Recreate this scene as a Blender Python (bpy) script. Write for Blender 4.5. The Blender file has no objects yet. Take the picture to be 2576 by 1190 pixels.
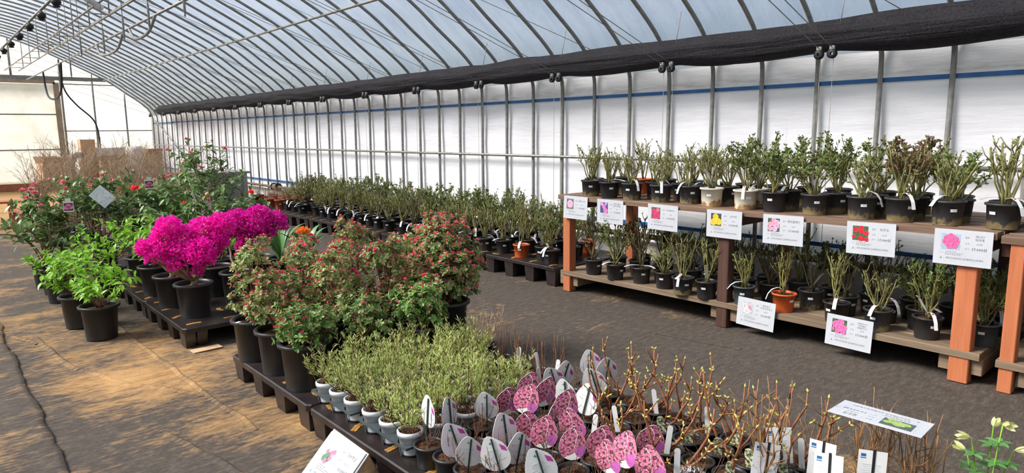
import bpy, math, random
from mathutils import Vector, Matrix, Euler
sc = bpy.context.scene
COL = sc.collection
PI = math.pi
V = Vector
# ---------------------------------------------------------------- camera, sky, sun, exposure
cam_d = bpy.data.cameras.new('camera'); cam = bpy.data.objects.new('camera', cam_d); COL.objects.link(cam)
yaw, pit, rol = math.radians(41.1106), math.radians(8.8171), math.radians(-0.6435)
fw = V((math.sin(yaw)*math.cos(pit), math.cos(yaw)*math.cos(pit), -math.sin(pit)))
ri = V((math.cos(yaw), -math.sin(yaw), 0)); up = ri.cross(fw)
r2 = ri*math.cos(rol) + up*math.sin(rol); u2 = up*math.cos(rol) - ri*math.sin(rol)
M = Matrix((r2, u2, -fw)).transposed().to_4x4(); M.translation = (0, 0, 1.52)
cam.matrix_world = M
cam_d.sensor_width = 36; cam_d.lens = 1710/2576*36; cam_d.clip_start = .05; cam_d.clip_end = 200
sc.camera = cam
w = bpy.data.worlds.new('sky'); sc.world = w; w.use_nodes = True
wn = w.node_tree.nodes; wl = w.node_tree.links; wn.clear()
sky = wn.new('ShaderNodeTexSky'); sky.sky_type = 'NISHITA'; sky.sun_disc = False
sky.sun_elevation = math.radians(47); sky.sun_rotation = math.radians(-50); sky.air_density = 1.0; sky.dust_density = 1.6
bg = wn.new('ShaderNodeBackground'); bg.inputs[1].default_value = 0.11
wo = wn.new('ShaderNodeOutputWorld'); hs = wn.new('ShaderNodeHueSaturation'); hs.inputs['Saturation'].default_value = .8; wl.new(sky.outputs[0], hs.inputs['Color']); wl.new(hs.outputs[0], bg.inputs[0]); wl.new(bg.outputs[0], wo.inputs[0])
sun_d = bpy.data.lights.new('sun', 'SUN'); sun_d.energy = 10.5; sun_d.angle = math.radians(24); sun_d.color = (1.0, .95, .87)
sun = bpy.data.objects.new('sun', sun_d); COL.objects.link(sun)
sun.rotation_euler = V((-0.66, 0.42, 0.74)).to_track_quat('Z', 'Y').to_euler(); sun.location = (-8, 12, 14)
vs = sc.view_settings; vs.view_transform = 'Standard'; vs.look = 'None'; vs.gamma = 1; vs.exposure = 0.72; vs.use_curve_mapping = False
cy = sc.cycles; cy.use_denoising = True; cy.max_bounces = 5; cy.diffuse_bounces = 3; cy.transmission_bounces = 4; cy.use_adaptive_sampling = True; cy.adaptive_threshold = .045; cy.adaptive_min_samples = 12
cy.glossy_bounces = 2; cy.transparent_max_bounces = 8; cy.sample_clamp_indirect = 6
cy.caustics_reflective = False; cy.caustics_refractive = False

# ---------------------------------------------------------------- helpers: materials
def srgb(r, g, b):
    f = lambda c: (c/255/12.92 if c/255 <= .04045 else ((c/255+.055)/1.055)**2.4)
    return (f(r), f(g), f(b), 1)
class NT:
    def __init__(s, name):
        s.m = bpy.data.materials.new(name); s.m.use_nodes = True; s.t = s.m.node_tree; s.n = s.t.nodes; s.n.clear()
        s.out = s.n.new('ShaderNodeOutputMaterial')
    def new(s, typ, **kw):
        nd = s.n.new('ShaderNode'+typ)
        for k, v in kw.items(): setattr(nd, k, v)
        return nd
    def link(s, a, b): s.t.links.new(a, b)
    def coord(s, kind='Object', scale=(1, 1, 1)):
        tc = s.new('TexCoord'); mp = s.new('Mapping'); mp.inputs['Scale'].default_value = scale
        s.link(tc.outputs[kind], mp.inputs[0]); return mp.outputs[0]
    def noise(s, vec, scale, detail=4, rough=.55):
        nz = s.new('TexNoise'); nz.inputs['Scale'].default_value = scale; nz.inputs['Detail'].default_value = detail
        nz.inputs['Roughness'].default_value = rough
        if vec is not None: s.link(vec, nz.inputs['Vector'])
        return nz.outputs['Fac']
    def ramp(s, fac, stops):
        r = s.new('ValToRGB'); e = r.color_ramp.elements
        e[0].position, e[0].color = stops[0]; e[1].position, e[1].color = stops[-1]
        for p, c in stops[1:-1]:
            q = e.new(p); q.color = c
        s.link(fac, r.inputs[0]); return r.outputs[0]
    def mix(s, fac, a, b, mode='MIX'):
        m = s.new('MixRGB', blend_type=mode)
        for i, x in ((0, fac), (1, a), (2, b)):
            if isinstance(x, (int, float)): m.inputs[i].default_value = x
            elif isinstance(x, tuple): m.inputs[i].default_value = x
            else: s.link(x, m.inputs[i])
        return m.outputs[0]
    def math(s, op, a, b=0.0, clamp=False):
        m = s.new('Math', operation=op); m.use_clamp = clamp
        for i, x in ((0, a), (1, b)):
            if isinstance(x, (int, float)): m.inputs[i].default_value = x
            else: s.link(x, m.inputs[i])
        return m.outputs[0]
    def principled(s, col, rough=.6, spec=.4, bump=None, bstr=.3, metal=0):
        p = s.new('BsdfPrincipled')
        if isinstance(col, tuple): p.inputs['Base Color'].default_value = col
        else: s.link(col, p.inputs['Base Color'])
        p.inputs['Roughness'].default_value = rough; p.inputs['Specular IOR Level'].default_value = spec; p.inputs['Metallic'].default_value = metal
        if bump is not None:
            b = s.new('Bump'); b.inputs['Strength'].default_value = bstr; b.inputs['Distance'].default_value = .01
            s.link(bump, b.inputs['Height']); s.link(b.outputs[0], p.inputs['Normal'])
        return p.outputs[0]
    def fin(s, sh): s.link(sh, s.out.inputs[0]); return s.m
def plain(name, c1, c2=None, rough=.6, scale=8, spec=.4, bump=0, metal=0, stretch=(1, 1, 1)):
    n = NT(name); c2 = c2 or tuple(x*.75 for x in c1[:3])+(1,)
    nz = n.noise(n.coord('Object', stretch), scale)
    col = n.ramp(nz, [(.3, c1), (.7, c2)])
    return n.fin(n.principled(col, rough, spec, nz if bump else None, bump, metal))
def leafy(name, cols, rough=.45, trans=.3, back=None):
    n = NT(name); g = n.new('NewGeometry')
    st = [(i/(max(1, len(cols)-1)), c) for i, c in enumerate(cols)]
    col = n.ramp(g.outputs['Random Per Island'], st)
    oi = n.new('ObjectInfo')
    hsv = n.new('HueSaturation'); n.link(col, hsv.inputs['Color'])
    n.link(n.math('ADD', n.math('MULTIPLY', oi.outputs['Random'], .35), .83), hsv.inputs['Value'])
    c = hsv.outputs[0]
    p = n.principled(c, rough, .35)
    t = n.new('BsdfTranslucent'); n.link(c, t.inputs[0])
    mx = n.new('MixShader'); mx.inputs[0].default_value = trans; n.link(p, mx.inputs[1]); n.link(t.outputs[0], mx.inputs[2])
    return n.fin(mx.outputs[0])
MT = {}
MT['galv'] = plain('galvanised_pipe', srgb(150, 150, 142), srgb(120, 120, 112), .45, 20, .5, metal=.35)
MT['galvdark'] = plain('weathered_pipe', srgb(150, 149, 144), srgb(122, 121, 116), .55, 20, .5)
MT['blue'] = plain('blue_clip_plastic', srgb(40, 105, 165), srgb(30, 85, 140), .5, 6)
MT['blackrubber'] = plain('black_rubber', srgb(30, 30, 32), srgb(20, 20, 22), .55, 12)
MT['wire'] = plain('grey_wire', srgb(150, 146, 136), srgb(120, 116, 108), .5, 10)
MT['white'] = plain('white_paper', srgb(192, 195, 200), srgb(186, 189, 194), .6, 6)
MT['whiteplastic'] = plain('white_plastic', srgb(226, 227, 226), srgb(212, 214, 214), .45, 6)
MT['ink'] = plain('dark_ink', srgb(70, 72, 76), srgb(60, 62, 66), .7)
MT['inklight'] = plain('pale_ink', srgb(196, 198, 202), srgb(190, 192, 196), .7)
MT['green_ink'] = plain('green_ink', srgb(30, 140, 110), srgb(20, 110, 130), .7)
MT['black'] = plain('black_pot_plastic', srgb(46, 46, 47), srgb(36, 36, 37), .42, 14, .5)
MT['soil'] = plain('potting_soil', srgb(92, 66, 48), srgb(48, 34, 26), .95, 60, .1, bump=.9)
MT['orange'] = plain('orange_pot_plastic', srgb(214, 100, 48), srgb(190, 84, 40), .45, 10)
MT['lightpot'] = plain('white_pot_plastic', srgb(226, 229, 230), srgb(206, 210, 212), .4, 10)
MT['traygrey'] = plain('dark_tray_plastic', srgb(74, 84, 88), srgb(56, 64, 68), .35, 10, .5)
MT['card'] = plain('cardboard', srgb(212, 176, 138), srgb(192, 152, 114), .8, 5)
MT['terrarim'] = plain('terracotta', srgb(168, 84, 56), srgb(140, 66, 44), .7, 8)
def dirty(name, base, base2, dirt):
    n = NT(name); v = n.coord('Object'); sp = n.new('SeparateXYZ'); n.link(v, sp.inputs[0])
    nz = n.noise(v, 22, 5, .6); big = n.noise(v, 9, 3)
    h = n.math('SUBTRACT', 1.0, n.math('MULTIPLY', sp.outputs['Z'], 13.0))
    f = n.math('MULTIPLY', n.math('ADD', n.math('ADD', h, n.math('MULTIPLY', nz, 2.6)), -1.75), 3.2, True)
    col = n.mix(f, n.ramp(big, [(.3, base), (.7, base2)]), n.ramp(nz, [(.35, dirt), (.7, tuple(x*.55 for x in dirt[:3])+(1,))]))
    return n.fin(n.principled(col, .5, .45))
MT['muddy'] = dirty('muddy_black_pot', srgb(56, 57, 59), srgb(42, 43, 45), srgb(142, 126, 88))
MT['muddywhite'] = dirty('muddy_white_pot', srgb(232, 226, 206), srgb(222, 214, 192), srgb(190, 150, 100))
def wood(name, a, b, scale=14, stretch=(6, .6, 6), rough=.65):
    n = NT(name); v = n.coord('Object', stretch); oi = n.new('ObjectInfo')
    ad = n.new('VectorMath', operation='ADD'); n.link(v, ad.inputs[0])
    cb = n.new('CombineXYZ'); n.link(n.math('MULTIPLY', oi.outputs['Random'], 37), cb.inputs[0]); n.link(n.math('MULTIPLY', oi.outputs['Random'], 53), cb.inputs[2]); n.link(cb.outputs[0], ad.inputs[1])
    nz = n.noise(ad.outputs[0], scale*.35, 6, .6)
    col = n.ramp(nz, [(.28, a), (.72, b)])
    hsv = n.new('HueSaturation'); n.link(col, hsv.inputs['Color']); n.link(n.math('ADD', n.math('MULTIPLY', oi.outputs['Random'], .3), .85), hsv.inputs['Value'])
    return n.fin(n.principled(hsv.outputs[0], rough, .3, nz, .15))
MT['orangewood'] = wood('fresh_orange_timber', srgb(188, 116, 78), srgb(166, 94, 60), 14, (8, 8, .5))
MT['darkwood'] = wood('brown_stained_timber', srgb(92, 64, 52), srgb(66, 46, 38), 14, (8, 8, .5))
MT['plank'] = wood('weathered_brown_plank', srgb(128, 106, 88), srgb(94, 70, 56), 12, (9, .5, 9))
MT['plankgrey'] = wood('weathered_pale_plank', srgb(150, 132, 108), srgb(104, 84, 68), 12, (9, .5, 9))
MT['benchwood'] = wood('reddish_bench_timber', srgb(176, 116, 84), srgb(150, 92, 64), 12, (4, 4, 4))
MT['palletblack'] = plain('wet_black_pallet', srgb(52, 44, 42), srgb(30, 25, 25), .33, 9, .5)
MT['padtan'] = plain('tan_slot_block', srgb(176, 132, 60), srgb(140, 100, 44), .7, 30)
# foliage
MT['azleaf'] = leafy('azalea_leaf', [srgb(120, 136, 76), srgb(157, 167, 106), srgb(190, 190, 134), srgb(106, 141, 67)], .5, .3)
MT['azleafgreen'] = leafy('azalea_low_leaf', [srgb(69, 106, 48), srgb(99, 139, 60), srgb(127, 160, 81)], .5, .25)
MT['azbud'] = leafy('azalea_bud', [srgb(232, 84, 116), srgb(240, 112, 136), srgb(214, 142, 126), srgb(232, 66, 110)], .55, .25)
MT['azflower'] = leafy('azalea_flower', [srgb(238, 40, 100), srgb(244, 70, 120), srgb(226, 30, 84)], .55, .3)
MT['boug'] = leafy('bougainvillea_bract', [srgb(244, 14, 182), srgb(252, 34, 198), srgb(232, 8, 166), srgb(254, 90, 208)], .6, .42)
MT['bleaf'] = leafy('brunfelsia_leaf', [srgb(141, 194, 53), srgb(171, 220, 76), srgb(120, 176, 51), srgb(190, 236, 97)], .4, .35)
MT['cleaf'] = leafy('camellia_leaf', [srgb(64, 96, 48), srgb(88, 120, 62), srgb(114, 142, 82), srgb(52, 84, 40)], .38, .18)
MT['clileaf'] = leafy('clivia_leaf', [srgb(81, 122, 76), srgb(106, 148, 95), srgb(71, 109, 67)], .35, .15)
MT['cliflower'] = leafy('clivia_flower', [srgb(250, 134, 46), srgb(250, 162, 64), srgb(250, 111, 39)], .5, .3)
MT['cliyellow'] = leafy('clivia_throat', [srgb(236, 190, 96), srgb(228, 200, 120)], .5, .3)
MT['bogleaf'] = leafy('bog_rosemary_leaf', [srgb(160, 182, 94), srgb(190, 204, 118), srgb(214, 220, 150), srgb(142, 170, 94)], .5, .38)
MT['roseleaf'] = leafy('rose_leaf', [srgb(97, 120, 62), srgb(120, 141, 78), srgb(81, 102, 53), srgb(136, 125, 81)], .5, .2)
MT['roseleafred'] = leafy('young_red_rose_leaf', [srgb(106, 69, 60), srgb(125, 88, 69), srgb(113, 115, 71), srgb(88, 62, 53)], .5, .2)
MT['cane'] = plain('green_rose_cane', srgb(138, 142, 80), srgb(112, 98, 62), .55, 16)
MT['canedark'] = plain('brown_rose_cane', srgb(106, 97, 64), srgb(76, 67, 51), .6, 16)
MT['twig'] = plain('brown_twig', srgb(129, 92, 67), srgb(90, 64, 48), .7, 20)
MT['twigpale'] = plain('pale_twig', srgb(204, 169, 125), srgb(162, 125, 90), .7, 20)
MT['twigred'] = plain('red_brown_twig', srgb(172, 108, 68), srgb(104, 68, 50), .6, 30)
MT['twigtan'] = plain('tan_cut_stem', srgb(171, 129, 85), srgb(115, 83, 55), .7, 24)
MT['bud'] = plain('yellow_green_bud', srgb(204, 198, 108), srgb(180, 170, 84), .5, 20)
MT['trunk'] = plain('grey_brown_trunk', srgb(162, 134, 109), srgb(120, 97, 78), .8, 20)
MT['pinkflower'] = leafy('pink_camellia', [srgb(226, 112, 130), srgb(236, 138, 148), srgb(216, 96, 116)], .5, .25)
MT['redflower'] = leafy('red_camellia', [srgb(238, 41, 51), srgb(250, 64, 69)], .5, .2)
MT['peachbud'] = plain('peach_bud', srgb(220, 164, 130), srgb(204, 150, 110), .5, 30)
MT['whiteflower'] = leafy('white_flower', [srgb(240, 238, 232), srgb(228, 224, 226)], .5, .3)
MT['violet'] = leafy('violet_flower', [srgb(155, 127, 220), srgb(185, 162, 238)], .5, .3)
MT['aqleaf'] = leafy('columbine_leaf', [srgb(98, 150, 84), srgb(120, 168, 98)], .5, .3)
MT['aqflower'] = leafy('columbine_flower', [srgb(222, 224, 150), srgb(236, 234, 190), srgb(204, 214, 110)], .5, .3)
# ---------------------------------------------------------------- helpers: meshes and objects
class MB:
    def __init__(s): s.v = []; s.f = []; s.m = []
    def add(s, vs, fs, mi=0):
        o = len(s.v); s.v += [tuple(x) for x in vs]; s.f += [tuple(i+o for i in f) for f in fs]; s.m += [mi]*len(fs)
    def box(s, c, d, mi=0, mat=None):
        x, y, z = d[0]/2, d[1]/2, d[2]/2
        p = [V((sx*x, sy*y, sz*z)) for sx in (-1, 1) for sy in (-1, 1) for sz in (-1, 1)]
        if mat is not None: p = [mat @ q for q in p]
        s.add([q+V(c) for q in p], [(0, 1, 3, 2), (4, 6, 7, 5), (0, 4, 5, 1), (2, 3, 7, 6), (0, 2, 6, 4), (1, 5, 7, 3)], mi)
    def tube(s, pts, rad, n=6, mi=0, cap=True):
        pts = [V(p) for p in pts]; k = len(pts)
        if not hasattr(rad, '__len__'): rad = [rad]*k
        t = (pts[1]-pts[0]).normalized(); a = t.orthogonal().normalized(); rings = []
        for i in range(k):
            t = (pts[min(i+1, k-1)]-pts[max(i-1, 0)]); t = t.normalized() if t.length > 1e-9 else V((0, 0, 1))
            a = (a-t*a.dot(t)); a = a.normalized() if a.length > 1e-6 else t.orthogonal().normalized()
            b = t.cross(a); rings += [pts[i]+(a*math.cos(2*PI*j/n)+b*math.sin(2*PI*j/n))*rad[i] for j in range(n)]
        fs = [(i*n+j, i*n+(j+1) % n, (i+1)*n+(j+1) % n, (i+1)*n+j) for i in range(k-1) for j in range(n)]
        if cap: fs += [tuple(range(n-1, -1, -1)), tuple((k-1)*n+j for j in range(n))]
        s.add(rings, fs, mi)
    def lathe(s, prof, n=16, mi=0, c=(0, 0, 0), a0=0):
        vs = [(c[0]+r*math.cos(2*PI*j/n+a0), c[1]+r*math.sin(2*PI*j/n+a0), c[2]+z) for r, z in prof for j in range(n)]
        fs = [(i*n+j, i*n+(j+1) % n, (i+1)*n+(j+1) % n, (i+1)*n+j) for i in range(len(prof)-1) for j in range(n)]
        s.add(vs, fs, mi)
    def leaf(s, p, d, n, L, W, mi=0, fold=.18, curl=.1):
        d = d.normalized(); sd = d.cross(n); sd = sd.normalized() if sd.length > 1e-6 else d.orthogonal().normalized(); n = sd.cross(d)
        m = p+d*L*.45+n*(fold*W)
        s.add([p, m+sd*W/2, p+d*L-n*(curl*L), m-sd*W/2], [(0, 1, 2), (0, 2, 3)], mi)
    def oval(s, p, d, n, L, W, mi=0):
        d = d.normalized(); sd = d.cross(n); sd = sd.normalized() if sd.length > 1e-6 else d.orthogonal().normalized(); n = sd.cross(d); q = p+d*L*.42; e = p+d*L*.82-n*L*.05
        s.add([p, q+sd*W*.42+n*W*.1, e+sd*W*.42, p+d*L-n*L*.1, e-sd*W*.42, q-sd*W*.42+n*W*.1], [(0, 1, 2, 3), (0, 3, 4, 5)], mi)
    def bigleaf(s, p, d, n, L, W, mi=0, curl=.15):
        d = d.normalized(); sd = d.cross(n); sd = sd.normalized() if sd.length > 1e-6 else d.orthogonal().normalized(); n = sd.cross(d)
        vs = [p]
        for t, w in ((.25, .75), (.55, 1.0), (.82, .55)):
            c = p+d*L*t-n*(curl*L*t*t); vs += [c+sd*W/2*w+n*W*.12, c, c-sd*W/2*w+n*W*.12]
        vs.append(p+d*L-n*curl*L)
        fs = [(0, 1, 2), (0, 2, 3)]
        for i in (1, 4): fs += [(i, i+3, i+4, i+1), (i+1, i+4, i+5, i+2)]
        fs += [(7, 10, 8), (8, 10, 9)]
        s.add(vs, fs, mi)
    def sph(s, c, r, n=6, k=4, mi=0, sq=(1, 1, 1)):
        c = V(c); vs = [c+V((0, 0, -r*sq[2]))]
        for i in range(1, k):
            a = -PI/2+PI*i/k
            vs += [c+V((r*math.cos(a)*math.cos(2*PI*j/n)*sq[0], r*math.cos(a)*math.sin(2*PI*j/n)*sq[1], r*math.sin(a)*sq[2])) for j in range(n)]
        vs.append(c+V((0, 0, r*sq[2]))); L = len(vs)-1
        fs = [(0, 1+(j+1) % n, 1+j) for j in range(n)]
        for i in range(k-2): fs += [(1+i*n+j, 1+i*n+(j+1) % n, 1+(i+1)*n+(j+1) % n, 1+(i+1)*n+j) for j in range(n)]
        b = 1+(k-2)*n; fs += [(b+j, b+(j+1) % n, L) for j in range(n)]
        s.add(vs, fs, mi)
    def mesh(s, name, mats, smooth=True):
        me = bpy.data.meshes.new(name); me.from_pydata(s.v, [], s.f)
        for k in mats: me.materials.append(MT[k] if isinstance(k, str) else k)
        if len(mats) > 1: me.polygons.foreach_set('material_index', s.m)
        if smooth: me.polygons.foreach_set('use_smooth', [True]*len(s.f))
        me.update(); return me
def ob(name, me, parent=None, loc=None, rot=None, scale=None, kind=None, label=None, mw=None):
    o = bpy.data.objects.new(name, me); COL.objects.link(o)
    if parent is not None: o.parent = parent
    if mw is not None: o.matrix_local = mw
    if loc is not None: o.location = loc
    if rot is not None: o.rotation_euler = rot
    if scale is not None: o.scale = (scale,)*3 if isinstance(scale, (int, float)) else scale
    if kind: o['kind'] = kind
    if label: o['label'] = label
    return o
def tag(o, label, cat, group=None):
    o['label'] = label; o['category'] = cat
    if group: o['group'] = group
    return o
def thing(name, label, cat, loc=(0, 0, 0), rz=0, group=None, scale=1):
    o = ob(name, None, None, loc, (0, 0, rz), scale); o.empty_display_size = .05
    return tag(o, label, cat, group)
def struct(name, me, **k):
    return ob(name, me, kind='structure', **k)
ORD = ['', 'first', 'second', 'third', 'fourth', 'fifth', 'sixth', 'seventh', 'eighth', 'ninth', 'tenth', 'eleventh', 'twelfth', 'thirteenth',
       'fourteenth', 'fifteenth', 'sixteenth', 'seventeenth', 'eighteenth', 'nineteenth', 'twentieth', 'twenty-first', 'twenty-second', 'twenty-third', 'twenty-fourth']
R = random.Random(7)
def rv(rg, zlo=-1, zhi=1):
    a = rg.uniform(0, 2*PI); z = rg.uniform(zlo, zhi); q = math.sqrt(max(0, 1-z*z)); return V((q*math.cos(a), q*math.sin(a), z))

# lettering, tessellated once while the scene is still empty
TXT = {}
def lettering(strings):
    obs = []
    for s in strings:
        cu = bpy.data.curves.new('txt', 'FONT'); cu.body = s; cu.size = 1; cu.align_x = 'CENTER'; cu.align_y = 'CENTER'; cu.resolution_u = 1
        o = bpy.data.objects.new('txt', cu); COL.objects.link(o); obs.append((s, o, cu))
    dg = bpy.context.evaluated_depsgraph_get()
    for s, o, cu in obs:
        me = bpy.data.meshes.new_from_object(o.evaluated_get(dg)); TXT[s] = ([(v.co.x, v.co.y) for v in me.vertices], [tuple(p.vertices) for p in me.polygons]); bpy.data.meshes.remove(me)
    for s, o, cu in obs: bpy.data.objects.remove(o); bpy.data.curves.remove(cu)
lettering(['품명', '규격', '단가', '3년생', '17,000원', '10,000원', '비 고', '평창군산림조합 임산물종합유통센터', 'SJ', '5치포트', '로젠멜로디가든', '로젠그래핀', '마리앙리에트', '카르멘뷔르트', '선스타', '헤라클레스', '보르도', '쾨니긴', '마리에', '헤르초긴', '크리스티아나', '알렉산드라', '프린세스', '룩셈부르크', '각시석남', '산수국', '목수국'])

# ---------------------------------------------------------------- the greenhouse shell
YE, YF = 23.9, -5.0
HALF = [(5.80, 0), (5.80, 1.0), (5.81, 1.9), (5.79, 2.12), (5.68, 2.33), (5.46, 2.54), (5.09, 2.81), (4.74, 3.07), (4.29, 3.33), (3.47, 3.74), (2.83, 4.05), (2.17, 4.28), (1.5, 4.42), (.9, 4.47)]
ARCH = HALF + [(1.8-x, z) for x, z in reversed(HALF[:-1])]
def film(name, col, col2, transp, trans, streak=(1, 1, 1), rough_bump=.3, tcol=None):
    n = NT(name); v = n.coord('Object', streak)
    nz = n.noise(v, 2.2, 6, .65); fine = n.noise(n.coord('Object'), 9, 3)
    c = n.ramp(nz, [(.30, col2), (.56, col)])
    b = n.new('Bump'); b.inputs['Strength'].default_value = rough_bump; b.inputs['Distance'].default_value = .03
    n.link(n.math('ADD', nz, n.math('MULTIPLY', fine, .25)), b.inputs['Height'])
    d = n.new('BsdfDiffuse'); n.link(c, d.inputs[0]); n.link(b.outputs[0], d.inputs['Normal'])
    t = n.new('BsdfTranslucent'); n.link(c if tcol is None else n.mix(1, c, tcol, 'MULTIPLY'), t.inputs[0]); n.link(b.outputs[0], t.inputs['Normal'])
    m1 = n.new('MixShader'); m1.inputs[0].default_value = trans; n.link(d.outputs[0], m1.inputs[1]); n.link(t.outputs[0], m1.inputs[2])
    if transp <= 0: return n.fin(m1.outputs[0])
    tr = n.new('BsdfTransparent'); tr.inputs[0].default_value = (.95, .96, 1, 1)
    m2 = n.new('MixShader'); m2.inputs[0].default_value = transp; n.link(m1.outputs[0], m2.inputs[1]); n.link(tr.outputs[0], m2.inputs[2])
    return n.fin(m2.outputs[0])
MT['rooffilm'] = film('roof_film', srgb(176, 181, 190), srgb(140, 148, 166), .40, .60, (.5, 2.5, .5), .35)
MT['wallfilm'] = film('wall_film', srgb(246, 244, 243), srgb(232, 228, 226), .05, .45, (1, .35, 1.6), .5)
def wallfilm():
    n = NT('stained_wall_film'); v = n.coord('Object'); sp = n.new('SeparateXYZ'); n.link(v, sp.inputs[0]); z = sp.outputs['Z']
    folds = n.noise(n.coord('Object', (1, .45, 3.2)), 2.0, 5, .6); diag = n.noise(n.coord('Object', (1, 2.2, .8)), 1.6, 4, .6)
    band = n.math('SUBTRACT', 1.0, n.math('MULTIPLY', n.math('ABSOLUTE', n.math('SUBTRACT', z, 1.945)), 13.0), True)
    st = n.math('MULTIPLY', band, n.math('MULTIPLY', n.math('SUBTRACT', n.noise(n.coord('Object', (1, 1.2, 9)), 2.4, 6, .7), .38, True), 2.6), True)
    drip = n.math('MULTIPLY', n.math('MULTIPLY', n.math('SUBTRACT', n.noise(n.coord('Object', (1, 7, .35)), 1.5, 4, .6), .66, True), 4.0, True), .55)
    c = n.mix(n.math('MAXIMUM', st, drip), n.ramp(folds, [(.3, srgb(230, 228, 231)), (.6, srgb(244, 243, 246))]), srgb(176, 156, 132))
    b_ = n.new('Bump'); b_.inputs['Strength'].default_value = .3; b_.inputs['Distance'].default_value = .05; n.link(n.math('ADD', folds, n.math('MULTIPLY', diag, .5)), b_.inputs['Height'])
    d = n.new('BsdfDiffuse'); n.link(c, d.inputs[0]); n.link(b_.outputs[0], d.inputs['Normal']); t = n.new('BsdfTranslucent'); n.link(c, t.inputs[0])
    m1 = n.new('MixShader'); m1.inputs[0].default_value = .17; n.link(d.outputs[0], m1.inputs[1]); n.link(t.outputs[0], m1.inputs[2])
    tr = n.new('BsdfTransparent'); m2 = n.new('MixShader'); m2.inputs[0].default_value = .05; n.link(m1.outputs[0], m2.inputs[1]); n.link(tr.outputs[0], m2.inputs[2]); return n.fin(m2.outputs[0])
MT['wallfilm'] = wallfilm()
MT['endfilm'] = film('end_film', srgb(246, 244, 238), srgb(232, 228, 220), .03, .55, (1, 1, 1), .3)
# ground
def ground_mat():
    n = NT('sandy_weed_mat'); v = n.coord('Object'); sp = n.new('SeparateXYZ'); n.link(v, sp.inputs[0])
    X, Y = sp.outputs['X'], sp.outputs['Y']
    streak = n.noise(n.coord('Object', (1.0, 1.6, 1)), 1.5, 8, .68)
    nz = n.noise(v, .95, 7, .62); fine = n.noise(n.coord('Object', (10, 34, 10)), 4, 6, .7); fin2 = n.noise(v, 120, 3, .7)
    def blob(cx, cy, rx, ry, amp):
        a = n.math('POWER', n.math('DIVIDE', n.math('SUBTRACT', X, cx), rx), 2.0); b = n.math('POWER', n.math('DIVIDE', n.math('SUBTRACT', Y, cy), ry), 2.0)
        return n.math('MULTIPLY', n.math('SUBTRACT', 1.0, n.math('SQRT', n.math('ADD', a, b)), True), amp)
    s = n.math('MULTIPLY', n.math('ADD', streak, -.5), 2.9)
    s = n.math('ADD', s, n.math('MULTIPLY', n.math('ADD', nz, -.53), 3.2))
    brk_ = n.noise(n.coord('Object', (5, 15, 5)), 2.2, 8, .72); s = n.math('ADD', s, n.math('MULTIPLY', n.math('ADD', brk_, -.5), 2.6))
    for b in ((.95, 4.75, .75, 1.3, 1.15), (1.15, 3.2, .55, .9, .45), (.8, 6.9, .9, 1.0, .5), (1.2, 20.5, 4, 6, 2.6), (1.2, 14.5, 2.0, 2.4, 1.1), (3.1, 1.2, .55, .9, .95), (4.6, 3.2, .28, 3.0, .55), (1.1, 10.0, .9, .6, .6)):
        s = n.math('ADD', s, blob(*b))
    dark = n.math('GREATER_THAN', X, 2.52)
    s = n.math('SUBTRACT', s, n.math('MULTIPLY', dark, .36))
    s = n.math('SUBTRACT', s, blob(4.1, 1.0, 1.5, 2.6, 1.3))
    f = n.math('ADD', s, .02, True)
    mat = n.ramp(n.math('ADD', n.math('MULTIPLY', fine, .5), n.math('MULTIPLY', brk_, .5)), [(.32, srgb(52, 47, 44)), (.5, srgb(80, 73, 66)), (.68, srgb(118, 106, 92))])
    sand = n.ramp(n.noise(n.coord('Object', (1.4, 4.5, 1)), 3, 9, .75), [(.3, srgb(128, 92, 58)), (.5, srgb(182, 142, 92)), (.72, srgb(196, 160, 112))])
    col = n.mix(n.math('MULTIPLY', f, .95), mat, sand)
    col = n.mix(n.math('MULTIPLY', n.math('ADD', fin2, -.45, True), 1.0), col, srgb(56, 48, 42))
    bh = n.math('ADD', n.math('MULTIPLY', streak, 1.0), n.math('MULTIPLY', fine, .35))
    return n.fin(n.principled(col, .85, .2, n.math('ADD', bh, n.math('MULTIPLY', brk_, .8)), .7))
MT['ground'] = ground_mat()
mb = MB(); NX, NY = 130, 300; rg = random.Random(3)
from mathutils import noise as mnoise
def gz(x, y): return .006*mnoise.noise(V((x*2.2, y*1.1, .3)))+.003*mnoise.noise(V((x*7, y*3, 5))) - .004
xs = [-4.05+9.9*i/NX for i in range(NX+1)]; ys = [YF+(YE-YF)*((j/NY)**1.0) for j in range(NY+1)]
mb.add([(x, y, gz(x, y)) for y in ys for x in xs], [(j*(NX+1)+i, j*(NX+1)+i+1, (j+1)*(NX+1)+i+1, (j+1)*(NX+1)+i) for j in range(NY) for i in range(NX)])
floor = struct('floor', mb.mesh('floor', ['ground']))
MT['yard'] = plain('outdoor_soil', srgb(112, 112, 92), srgb(84, 88, 66), .9, .4)
mb = MB(); mb.add([(-40, -40, -.06), (45, -40, -.06), (45, 60, -.06), (-40, 60, -.06)], [(0, 1, 2, 3)]); struct('ground', mb.mesh('ground', ['yard'], False))
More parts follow.
